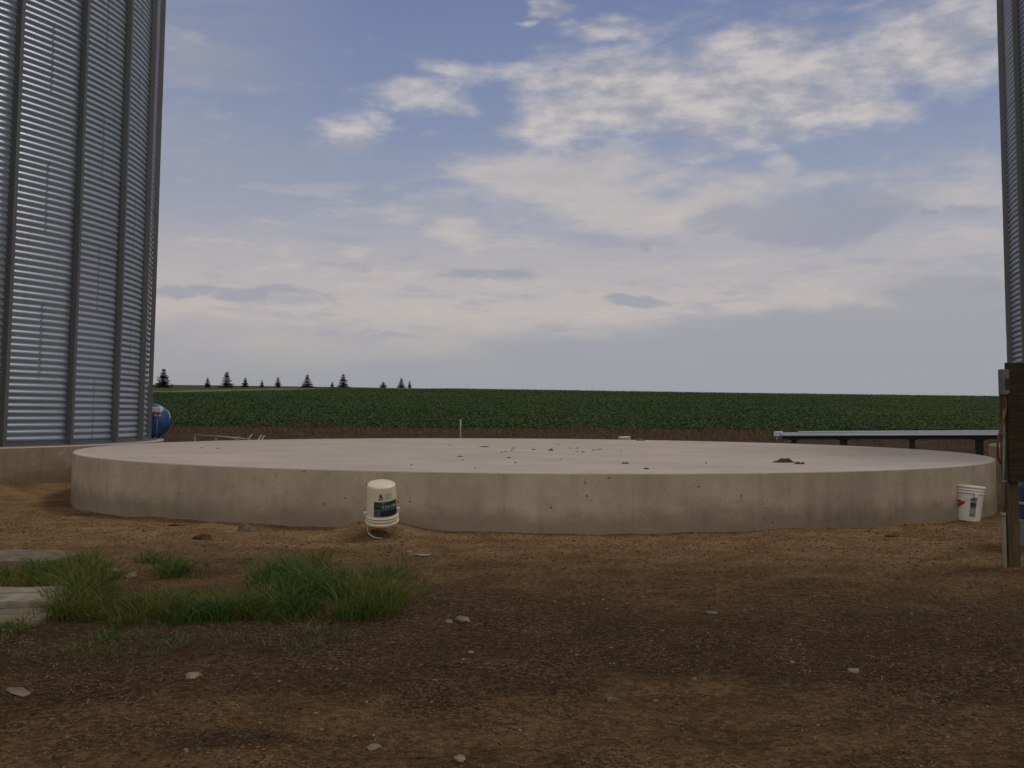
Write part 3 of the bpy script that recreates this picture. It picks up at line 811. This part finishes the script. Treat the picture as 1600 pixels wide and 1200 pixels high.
tag(b.build('pipe', M['pvc'], None, (p0_.x, p0_.y, gzz)), 'short cream plastic pipe sticking out of the ground below the conduit', 'pipe')
wp = smooth_path([cbm+Vector((-.004,0,.01)), at(1566,794,DB-.03), at(1569.5,799,DB-.035), p0_+Vector((.004,0,-.02))], 5)
b = MB(); b.tube([p-wp[0] for p in wp], .003, 6); tag(b.build('wire', M['orange'], None, wp[0]), 'thin bare wire bridging the gap between the conduit and the plastic pipe', 'wire')
# blue drum on a block behind the board
bx = at(1593, 760, 8.9).x+.29; gz = terr(bx, 8.9); zt_ = at(1596, 815, 8.7).z-gz
b = MB(); b.bbox((0,0,zt_/2-.03),(.60,.50,zt_+.06),.01)
tag(b.build('concrete_block', M['block'], None, (bx, 8.9, gz)), 'pale grey concrete block under the blue drum at the right edge', 'block')
dr = empty('drum', (bx, 8.9, gz+zt_), 0, label='blue plastic drum at the right edge behind the wooden post', cat='drum')
b = MB(); b.lathe([(.001,0),(.27,0),(.285,.03),(.285,.26),(.293,.28),(.285,.30),(.285,.56),(.293,.58),(.285,.60),(.285,.84),(.27,.88),(.001,.875)], 48); b.build('barrel', M['drumblue'], dr)
zz = at(1596, 790, 8.65).z-gz-zt_; b = MB(); b.lathe([(.288,zz-.012),(.291,zz-.01),(.291,zz+.01),(.288,zz+.012)], 48); b.build('band', M['alu'], dr)

# ------------------------------------------------------------------ stones and slabs
def rock_mesh(b, c, d, seed, m=0, rz=0, sub=2, flat=False):
    rnd = random.Random(seed)
    import bmesh
    bm = bmesh.new(); bmesh.ops.create_icosphere(bm, subdivisions=sub, radius=1)
    off = Vector((seed*1.7, seed*.3, 0))
    vs = []
    cuts = [(Vector((rnd.uniform(-1,1), rnd.uniform(-1,1), rnd.uniform(-.3,1))).normalized(), rnd.uniform(.55,.85)) for _ in range(7)]
    if flat: cuts.append((Vector((0,0,1)), .45))
    rr = Matrix.Rotation(rz, 3, 'Z')
    for v in bm.verts:
        p = v.co.copy()
        for n, l in cuts:
            k = p.dot(n)
            if k > l: p -= n*(k-l)
        p *= 1+.16*noise.noise(p*1.8+off)+.06*noise.noise(p*6+off)
        vs.append(rr @ Vector((p.x*d[0]/2, p.y*d[1]/2, p.z*d[2]/2))+Vector(c))
    b.add(vs, [tuple(v.index for v in f.verts) for f in bm.faces], m, False); bm.free()
def rock(name, px, py, w, dep, h, mt, label, cat, group=None, seed=1, z=None, flat=False, rz=0, sub=3):
    p = hit(px, py, z); b = MB(); rock_mesh(b, (0,0,h*.18 if z is None else h*.1), (w, dep, h), seed, 0, rz, sub, flat)
    return tag(b.build(name, M[mt], None, p), label, cat, group)
def slab(px0, py0, px1, py1, h, mt, label, seed):
    """broken flat slab whose top covers the given pixels"""
    a_ = hit(px0, py1); c_ = hit(px1, py1); f_ = hit((px0+px1)/2, py0)
    w = (c_-a_).length; dep = abs(f_.y-a_.y); b = MB(); rnd = random.Random(seed); n = 34; top = []; bot = []
    for i in range(n):
        an = 2*PI*i/n; k_ = 1+.10*noise.noise((math.cos(an)*2, math.sin(an)*2, seed))
        ex_ = abs(math.cos(an))**.6*math.copysign(1, math.cos(an)); ey_ = abs(math.sin(an))**.6*math.copysign(1, math.sin(an))
        x_, y_ = ex_*w/2*k_*1.02, ey_*dep/2*k_
        top.append((x_, y_, h+noise.noise((x_*4, y_*4, seed))*.012)); bot.append((x_*1.05, y_*1.05, -.05))
    vs = bot+[(x_*1.015, y_*1.015, z-.014) for x_, y_, z in top]+top+[(x_*.6, y_*.6, h+.004+noise.noise((x_*9, y_*9, seed))*.008) for x_, y_, z in top]+[(0,0,h+.004)]
    fs = []
    for r_ in range(3):
        for i in range(n): j = (i+1) % n; fs.append((r_*n+i, r_*n+j, (r_+1)*n+j, (r_+1)*n+i))
    for i in range(n): fs.append((3*n+i, 3*n+(i+1) % n, 4*n))
    b.add(vs, fs); c = Vector(((a_.x+c_.x)/2, (a_.y+f_.y)/2, 0)); c.z = terr(c.x, c.y)
    return tag(b.build('broken_slab', M[mt], None, c), label, 'broken concrete', 'broken concrete pieces in the grass at the left')
slab(-110, 925, 95, 950, .03, 'slabstone', 'pale flat piece of broken concrete at the left edge, ending at the tall grass', 3)
slab(-90, 954, 62, 975, .012, 'stone2', 'greyer low piece of broken concrete just below the pale one at the left edge', 4)
slab(-80, 864, 82, 880, .02, 'stone2', 'grey-brown flat piece of broken concrete behind the grass at the left edge', 5)
rk = [(384,830,.15,.13,.12,'stone2','grey fist-sized stone on the dirt before the left part of the slab'),
      (303,1058,.085,.06,.045,'stone','small pale stone lying in the foreground, left of centre'),
      (724,970,.16,.09,.05,'stone2','flat grey stone in the gravel right of the tall grass'),
      (655,868,.20,.12,.03,'stone','pale flat stone patch in the gravel below and right of the upturned pail'),
      (702,972,.05,.04,.03,'stone','tiny pale stone just left of the flat grey stone in the gravel'),
      (205,901,.18,.10,.05,'stone2','grey stone lying between the left tall grass and the middle tufts'),
      (176,893,.10,.07,.05,'stone','small pale stone at the right rim of the left tall grass'),
      (585,1170,.05,.045,.03,'stone','small rounded stone near the bottom of the picture, middle left one'),
      (718,1186,.065,.04,.025,'stone','flat small stone near the bottom of the picture, right of the rounded one'),
      (30,1083,.14,.09,.03,'stone2','flat dull stone half buried at the left of the foreground'),
      (737,1020,.035,.03,.02,'stone','pale chip of stone below the flat grey stone'),
      (640,862,.12,.06,.02,'stone','narrow pale stone behind the pale flat stone patch near the pail'),
      (1110,960,.08,.06,.04,'stone2','grey stone in the bare gravel right of the middle'),
      (1335,1050,.07,.05,.035,'stone','pale stone in the bare gravel at the lower right'),
      (955,1095,.06,.05,.03,'stone3','brown stone in the bare gravel, lower middle')]
for i, (px, py, w, d, h, mt, lb) in enumerate(rk): rock('stone', px, py, w, d, h, mt, lb, 'stone', 'loose stones on the yard', seed=i+2, flat=(h < .055), rz=i)
dirt = [(318,843,.20,.10,.07,'dark clump of dirt and leaves on the ground before the left part of the slab'),
        (277,822,.18,.05,.03,'dark flat bark-like scrap close to the slab foot, left'),
        (1300,823,.07,.05,.08,'small upright dark clod at the slab foot, right part'),
        (1393,839,.16,.04,.03,'thin dark strip of debris on the gravel before the right part of the slab')]
for i, (px, py, w, d, h, lb) in enumerate(dirt): rock('dirt_clump', px, py, w, d, h, 'clod', lb, 'dirt clump', 'dirt clumps on the ground', seed=40+i)
PT = PAD_H
def mound_mesh(w, d, h, humps, seed, n=26):
    """low ragged heap with given humps (x fraction, width fraction, height fraction), one closed surface"""
    b = MB(); vs = []; fs = []
    rings = 7
    for r_ in range(rings+1):
        f = r_/rings
        for k in range(n):
            a = 2*PI*k/n; e = 1+.35*noise.noise((math.cos(a)*2.3, math.sin(a)*2.3, seed*1.3))
            x, y = math.cos(a)*f*e*w/2, math.sin(a)*f*e*d/2
            z = .22*(1-f**4)
            for hx_, hw, hh_ in humps: z += hh_*math.exp(-((x/w-hx_)/hw)**2-((y/d)/.42)**2)*(1-f**4)
            z *= 1+.5*noise.noise((x/w*7, y/d*5, seed)); z = min(z, .62+.1*noise.noise((x/w*9, y/d*9, seed)))
            vs.append((x, y, z*h-(.003 if r_ == rings else 0)))
    for r_ in range(rings):
        for k in range(n): k2 = (k+1) % n; fs.append((r_*n+k, (r_+1)*n+k, (r_+1)*n+k2, r_*n+k2))
    b.add(vs, fs); return b
def clump_on_slab(px, py, wpx, h, seed, label=None, humps=((0,.3,.8),)):
    p = hit(px, py, PT); w = wpx*p.y/FPX
    b = mound_mesh(w, min(max(w*.6, .05), .30), h, humps, seed)
    return tag(b.build('dirt_clump', M['clod'], None, p), label, 'dirt clump', 'crumbs of dirt on the slab top')
clump_on_slab(1224, 722.5, 34, .075, 61, 'biggest dark dirt clump with two humps, on the right part of the slab top', ((-.08,.13,.55),(.22,.12,.5)))
clump_on_slab(1249, 725, 17, .04, 63, 'low dark dirt clump beside the two-humped one on the slab top', ((-.15,.2,.5),(.35,.1,.7)))
clump_on_slab(757, 698.5, 18, .02, 64, 'long thin dark crumb near the middle of the slab top, farthest of the long ones')
clump_on_slab(860, 704, 10, .045, 65, 'dark pointed crumb right of the middle of the slab top', ((.15,.15,1),))
clump_on_slab(977, 724.5, 13, .025, 66, 'dark crumb in the middle distance of the slab top, right of centre', ((-.2,.15,.6),(.2,.15,.8)))
clump_on_slab(1010, 733, 10, .02, 67, 'dark crumb nearest the front rim of the slab top')
TR = 'tiny slab crumb, '
for i, (px, py, w, lb) in enumerate([(703,696,4,'left of the long thin far crumb'),(790,706,5,'right one of the close pair in the middle cluster'),(784,707,4,'left one of the close pair in the middle cluster'),(719,713.5,11,'thin streak-like one straight in front of the stake'),(723,719,3,'just in front of the streak below the stake'),(795,715.5,9,'flat streak at the front of the middle cluster'),(805,723,4,'alone in front of the middle cluster'),
    (834,702.5,10,'flat one between the middle cluster and the pointed crumb'),(891,700.5,4,'left one of the far pair right of the pointed crumb'),(902,700.5,5,'right one of the far pair right of the pointed crumb'),(902,706,4,'left one of the nearer pair right of the pointed crumb'),(911,706.5,7,'right one of the nearer pair right of the pointed crumb'),(928,703.5,8,'left one of the two touching flakes right of centre'),(937,702.5,9,'right one of the two touching flakes right of centre'),
    (970,705,3,'nearest to the pale lidded pail'),(802,700.5,8,'flat pale-edged one at the back of the middle cluster'),(800,704,5,'in the heart of the middle cluster'),(643,727,3,'above the upturned pail, away from the others'),(743,732,3,'close to the front rim, right of the upturned pail'),(877,718,2.5,'alone in the bare area before the pointed crumb'),(872,695,4,'at the far rim behind the pointed crumb'),
    (315,700,4,'left one of the pair at the left end of the slab'),(340,701,5,'right one of the pair at the left end of the slab'),(1103,724,3,'between the front crumb and the two-humped clump')]):
    clump_on_slab(px, py, w, .016, 80+i*3, TR+lb)
rock('stone', 1001, 688.5, .20, .15, .10, 'stone2', 'small grey stone on the far rim of the slab', 'stone', seed=33, z=PT)
p = at(1563, 703, 20.5); b = MB(); rock_mesh(b, (0,0,.06), (.34,.2,.14), 77, 0, .4, 2, True)
tag(b.build('stone', M['stone'], None, (p.x+.05, 20.2, .556)), 'pale flat stone on the right footing, beside the conduit', 'stone')

# ------------------------------------------------------------------ loose gravel (uncountable)
rng = np.random.default_rng(5)
def unit_rock():
    import bmesh
    bm = bmesh.new(); bmesh.ops.create_icosphere(bm, subdivisions=1, radius=1)
    v = np.array([x.co[:] for x in bm.verts]); f = np.array([[a.index for a in q.verts] for q in bm.faces]); bm.free(); return v, f
UV, UF = unit_rock()
def scatter_rocks(pts, sizes):
    n = len(pts); V = np.repeat(UV[None], n, 0)*(1+rng.uniform(-.28,.28,(n, len(UV), 1)))
    sc = sizes[:,None]*rng.uniform(.6,1.25,(n,3)); sc[:,2] *= .7
    V = V*sc[:,None,:]; a = rng.uniform(0, 2*PI, n); c, s = np.cos(a), np.sin(a)
    X = V[...,0]*c[:,None]-V[...,1]*s[:,None]; Y = V[...,0]*s[:,None]+V[...,1]*c[:,None]
    V = np.stack([X, Y, V[...,2]], -1)+pts[:,None,:]
    return V.reshape(-1,3), (UF[None]+np.arange(n)[:,None,None]*len(UV)).reshape(-1,3)
def in_pad(x, y, m=.02): return math.hypot(x-PAD_C[0], y-PAD_C[1]) < PAD_R+m or math.hypot(x-LS[0], y-LS[1]) < 6.33+m
pts = []; sz = []
def dens(x, y):
    n = noise.noise((x*.6, y*.6, 11.0))*.5+noise.noise((x*2.2, y*2.2, 4.0))*.35
    return .55+n
while len(pts) < 62000:
    u_ = rng.random(); y = 3.0+9.5*u_**1.15; x = (rng.random()*2-1)*(.62*y+.5)
    if in_pad(x, y) or rng.random() > dens(x, y)+(.35 if x > -.6 and y > 4.5 else -.15)+(.3 if y > 7.5 else 0): continue
    s = min(.014, .0031*math.exp(rng.normal(0,.45)))*(1 if y < 6 else 1.25)
    pts.append((x, y, terr(x, y)+s*.15)); sz.append(s)
V, F = scatter_rocks(np.array(pts), np.array(sz))
npmesh('gravel', V, F, M['pebble'], label='loose fine gravel scattered over the brown yard soil', cat='gravel')

# ------------------------------------------------------------------ grass
def blades(P, H, Wd, lean, rng, segs=3, A=None):
    """curved tapering blades: P (n,3), H heights, Wd widths, lean amount, A preferred directions"""
    n = len(P); a = rng.uniform(0, 2*PI, n) if A is None else A+rng.normal(0, .6, n); dx, dy = np.cos(a), np.sin(a); ln = lean*rng.uniform(.2,1.3,n)*H
    f = rng.uniform(0, 2*PI, n); wx, wy = np.cos(f), np.sin(f)
    vs = []
    for k in range(segs+1):
        t = k/segs; w = Wd*(1-t)**.7*.5 if k < segs else Wd*0+.0003
        ox = dx*ln*t*t; oy = dy*ln*t*t; oz = H*(t-.32*lean*t*t)
        for sgn in (-1, 1):
            vs.append(np.stack([P[:,0]+ox+sgn*wx*w, P[:,1]+oy+sgn*wy*w, P[:,2]+oz], 1))
    V = np.stack(vs, 1); m = V.shape[1]; V = V.reshape(-1,3); base = np.arange(n)*m; F = []
    for k in range(segs): F.append(np.stack([base+2*k, base+2*k+1, base+2*k+3, base+2*k+2], 1))
    return V, np.concatenate(F)
def patch_points(lst, tuft=26, spread=.035):
    P = []; H = []; A = []
    for (px, py, rx, ry, h, n) in lst:
        for _ in range(max(2, n//tuft)):
            r_ = math.sqrt(rng.random())*(.7+.6*rng.random()); a = rng.uniform(0, 2*PI)
            q = hit_fast(px+rx*r_*math.cos(a), py+ry*r_*math.sin(a))
            if q is None: continue
            hh = h*.98*(1.2-.55*r_)*rng.uniform(.35,1.4); sp = spread*rng.uniform(.5,1.5)
            if noise.noise((q[0]*2.6, q[1]*1.6, 6.0)) < -.40: continue
            for _ in range(int(tuft*rng.uniform(.5,1.5))):
                ox, oy = rng.normal(0, sp, 2); x_, y_ = q[0]+ox, q[1]+oy
                if in_pad(x_, y_, .01): continue
                P.append((x_, y_, terr(x_, y_)-.004)); H.append(hh*rng.uniform(.5,1.15)); A.append(math.atan2(oy, ox))
    return np.array(P), np.array(H), np.array(A)
def hit_fast(px, py):
    d = ray(px, py)
    if d.z > -.02: return None
    t = -EYE/d.z
    for _ in range(4):
        x_, y_ = d.x*t, d.y*t; t = (terr(x_, y_, False)-EYE)/d.z
    x_, y_ = d.x*t, d.y*t
    return (x_, y_, terr(x_, y_)-.004)
tall = [(560,950,60,26,.27,2300),(505,935,50,30,.25,1500),(440,915,42,22,.22,1200),(470,893,34,12,.14,420),(330,900,60,8,.07,160),(400,880,50,7,.07,180),(430,956,70,15,.20,1700),(350,960,75,15,.17,1700),(255,962,75,17,.16,1700),(300,938,50,8,.10,350),
        (135,915,40,42,.25,2000),(110,945,45,38,.21,1500),(60,905,80,22,.16,1700),(170,965,50,30,.14,800),(272,895,22,9,.21,620),(238,880,14,5,.13,160),(505,880,16,6,.15,220),
        (600,905,30,26,.14,450),(130,985,60,22,.10,500),(20,985,30,14,.12,260),(500,958,60,14,.16,600)]
P_, H_, A_ = patch_points(tall)
V, F = blades(P_, H_, .0048*rng.uniform(.6,1.5,len(P_)), 1.0, rng, 4, A_)
npmesh('tall_grass', V, F, M['grass'], label='dark green tall grass growing in a band across the left foreground', cat='grass')
sparse = [(660,905,60,40,.07,420),(560,880,80,20,.07,300),(180,1000,140,40,.06,520),(60,1030,90,30,.05,260),(420,1000,160,30,.05,420),(90,850,110,12,.05,200),(235,872,25,10,.13,160),(330,885,60,14,.07,300),(620,885,40,20,.10,260),(640,915,50,20,.06,200),(500,995,60,14,.08,260),(360,1000,80,20,.05,260),(200,1010,110,22,.06,420),(455,1015,50,12,.06,140),
          (100,1010,90,20,.05,240),(270,1010,16,12,.08,90),(600,840,28,5,.07,90),(770,846,30,5,.05,120),(730,846,20,4,.04,60),(35,828,50,14,.09,220),(120,835,40,10,.05,100),(470,868,60,12,.06,220),
          (640,1000,80,40,.03,200),(560,1060,120,50,.02,260),(380,1145,80,22,.018,200),(300,870,40,6,.04,120),(500,850,150,5,.03,150),(1050,845,200,5,.025,120),(1400,838,120,6,.03,90),(590,834,16,3,.06,110),(612,838,20,4,.04,80),
          (900,900,160,20,.02,140),(1250,950,260,60,.02,260),(1000,1050,200,60,.02,220)]
P_, H_, A_ = patch_points(sparse, 9, .04)
V, F = blades(P_, H_, .0035*rng.uniform(.6,1.5,len(P_)), 1.1, rng, 3, A_)
npmesh('weeds', V, F, M['weed'], label='sparse low yellowish weeds dotted over the yard soil', cat='weeds')

# dead straw and stem bits lying on the soil
P_ = []
while len(P_) < 2600:
    y_ = 3.0+9.0*rng.random(); x_ = (rng.random()*2-1)*(.6*y_+.3)
    if in_pad(x_, y_) or noise.noise((x_*.8, y_*1.1, 21.0)) < .02: continue
    P_.append((x_, y_, terr(x_, y_)+.003))
P_ = np.array(P_); n_ = len(P_); a_ = rng.uniform(0, 2*PI, n_); l_ = rng.uniform(.015, .075, n_); w_ = rng.uniform(.0008, .0022, n_)
d_ = np.stack([np.cos(a_), np.sin(a_), rng.uniform(-.05,.16,n_)], 1)*l_[:,None]; s_ = np.stack([-np.sin(a_), np.cos(a_), np.zeros(n_)], 1)*w_[:,None]
bend = np.stack([-np.sin(a_), np.cos(a_), np.full(n_, .3)], 1)*(l_*rng.uniform(-.2,.2,n_))[:,None]; bend[:,2] = np.abs(bend[:,2])
V = np.stack([P_-s_, P_+s_, P_+d_*.5+bend+s_, P_+d_*.5+bend-s_, P_+d_+s_*.5, P_+d_-s_*.5], 1).reshape(-1,3); b_ = np.arange(n_)[:,None]*6
F = np.concatenate([b_+np.array([0,1,2,3]), b_+np.array([3,2,4,5])])
npmesh('straw', V, F, M['dry'], label='dead straw and stem bits lying loose on the brown soil', cat='straw')

# dry verge grass behind the slab
n = 26000; y = rng.uniform(30, 41.5, n); y = 41.5-(41.5-y)*rng.random(n)**.6
x = rng.uniform(-.62, .62, n)*y
keep = np.array([noise.noise((a*.35, b*.6, 9))+.35*noise.noise((a*1.6, b*1.6, 2)) > -.22 for a, b in zip(x, y)])
x, y = x[keep], y[keep]; P_ = np.array([(a, b, terr(a, b)) for a, b in zip(x, y)])
H_ = rng.uniform(.08,.30,len(P_))*np.array([.6+1.6*max(0, noise.noise((a*.55, b*.3, 1))) for a, b in zip(x, y)])
V, F = blades(P_, H_, .022*rng.uniform(.6,1.6,len(P_)), .7, rng, 2)
npmesh('dry_grass', V, F, M['dry'], label='strip of dry brown grass between the slab and the green crop', cat='grass')

# ------------------------------------------------------------------ soya crop: leaves over the whole canopy
def crop_field():
    Vs = []; Fs = []; off = 0
    for (y0, y1, nn, s, h) in ((40.6, 42.2, 16000, .050, .16), (41, 62, 150000, .056, .17), (60, 105, 170000, .066, .17), (100, 175, 150000, .085, .17), (165, 262, 120000, .11, .17)):
        y = y0+(y1-y0)*rng.random(nn); x = rng.uniform(-.60, .60, nn)*y*1.02
        k = x > LINE_X(y)+rng.normal(0, .5, nn)
        k |= y < 60
        x, y = x[k], y[k]; m = len(x)
        tz = np.array([terr(a, b, False) for a, b in zip(x, y)])
        row = .5+.5*np.cos(2*PI*(x+.02*y)/.76)
        lump = np.array([noise.noise((a*.8, b*.8, 5))+.8*noise.noise((a*.13, b*.13, 8)) for a, b in zip(x, y)])
        top = h*(.72+.20*row+.22*lump) * (np.clip((y-40.2)/.8, .55, 1))
        dz = -np.abs(rng.normal(0, .035, m)) if y1 > 43 else -rng.random(m)*h*.9
        z = tz+top+dz
        sz_ = s*rng.uniform(.6, 1.35, m)
        # leaf: a kite of random facing
        th = rng.uniform(0, 2*PI, m); tilt = rng.normal(0, .5, m); 
        ax = np.stack([np.cos(th), np.sin(th), np.zeros(m)], 1)
        nrm = np.stack([-np.sin(th)*np.sin(tilt), np.cos(th)*np.sin(tilt), np.cos(tilt)], 1)
        bx = np.cross(nrm, ax); c = np.stack([x, y, z], 1); S3 = sz_[:,None]
        q = np.stack([c-ax*S3, c-bx*S3*.62, c+ax*S3, c+bx*S3*.62], 1).reshape(-1,3)
        Vs.append(q); Fs.append((np.arange(m)[:,None]*4+np.arange(4)[None])+off); off += m*4
    return np.concatenate(Vs), np.concatenate(Fs)
V, F = crop_field()
npmesh('soya_crop', V, F, M['crop'], label='dark green leafy crop filling the rising field behind the slab', cat='crop')

# ------------------------------------------------------------------ spruces on the hill
def spruce_mesh(seed):
    r_ = random.Random(seed); g = np.random.default_rng(seed); vs = []; fs = []
    H = 1.0
    z = .05
    while z < .97:
        f = 1-z; rad = (.44*f**.9+.03)*r_.uniform(.62,1.2); nb = max(3, int(4+7*f))
        a0 = r_.uniform(0, 6.28)
        for k in range(nb):
            a = a0+2*PI*k/nb+r_.uniform(-.25,.25); L_ = rad*r_.uniform(.65,1.2)
            if r_.random() < .10: continue
            # bough: several small needle sprays along it
            ns = max(3, int(L_*44))
            for q in range(ns):
                t = (q+.5)/ns; cx = L_*t; zz = z-.10*L_*math.sin(t*2.2)+.06*t*t*L_*3*.4+r_.uniform(-.008,.008)
                w = .034*(1.15-t)+.012
                for s_ in (-1, 1, 0):
                    b_ = a+s_*.7; o = len(vs)
                    px, py = math.cos(a)*cx, math.sin(a)*cx
                    ln = w*2.0*r_.uniform(.7,1.3); dz_ = r_.uniform(-.02,.012)
                    ux, uy = math.cos(b_), math.sin(b_); vx, vy = -uy, ux
                    vs += [(px-vx*w*.45, py-vy*w*.45, zz-.006), (px+ux*ln, py+uy*ln, zz+dz_), (px+vx*w*.45, py+vy*w*.45, zz+.006), (px+ux*ln*.3, py+uy*ln*.3, zz+.020)]
                    fs += [(o, o+1, o+3), (o+2, o+3, o+1)]
        z += r_.uniform(.032,.060)
    for k in range(5):
        o = len(vs); a = k*1.256; vs += [(0,0,1.02), (.018*math.cos(a), .018*math.sin(a), .93), (.018*math.cos(a+1), .018*math.sin(a+1), .93)]; fs.append((o, o+1, o+2))
    me = bpy.data.meshes.new('crown'); me.from_pydata(vs, [], fs); me.materials.append(M['needle']); me.update(); return me
crowns = [spruce_mesh(s) for s in (3, 8, 15, 21)]
tb = MB(); tb.tube([(0,0,-.05),(0,0,.5),(0,0,.97)], [.030,.018,.004], 7); trunk_me = tb.mesh('trunk', [M['bark']])
trees = [(255,577,606,165,0,1.0,'largest young spruce on the hill, nearest the left silo'),
         (324,590.5,606,172,1,.85,'small spruce second from the left silo, left of a taller one'),
         (354,582,606,176,2,.95,'tall spruce third from the left silo'),
         (383,591,606.5,185,3,.9,'small spruce right beside the third one from the silo'),
         (409,595,606,195,0,.9,'tiny spruce in the middle of the row, fifth from the silo'),
         (434,589.5,605.5,205,1,.8,'slim spruce just left of the dense middle one'),
         (480,586,605,215,2,1.1,'dense dark spruce in the middle of the row, seventh from the silo'),
         (519,596.5,605,228,3,.9,'tiny spruce close to the left of a tall one, eighth from the silo'),
         (536,585,604.5,228,0,1.0,'tall spruce ninth from the silo, before the wide gap in the row'),
         (599,596.5,604.5,245,1,1.4,'low rounded spruce just right of the wide gap in the row'),
         (627,591.5,604.5,250,2,.95,'tallest of the last three spruces at the right end of the row'),
         (640,595,604,255,3,.7,'last slim little spruce at the right end of the row')]
for i, (px, yt, yb, D, ci, wf, lb) in enumerate(trees):
    p = at(px, yb, D); gz = terr(p.x, p.y); h = max((yb-yt)*D/FPX, at(px, yt, D).z-gz)*1.04
    e = empty('spruce_tree', (p.x, p.y, gz), i*1.3, label=lb, cat='tree', group='young spruces in a row on the hill')
    for nm, me in (('crown', crowns[ci]), ('trunk', trunk_me)):
        o = bpy.data.objects.new(nm, me); COL.objects.link(o); o.parent = e; o.scale = (h*wf*1.12, h*wf*1.05, h)
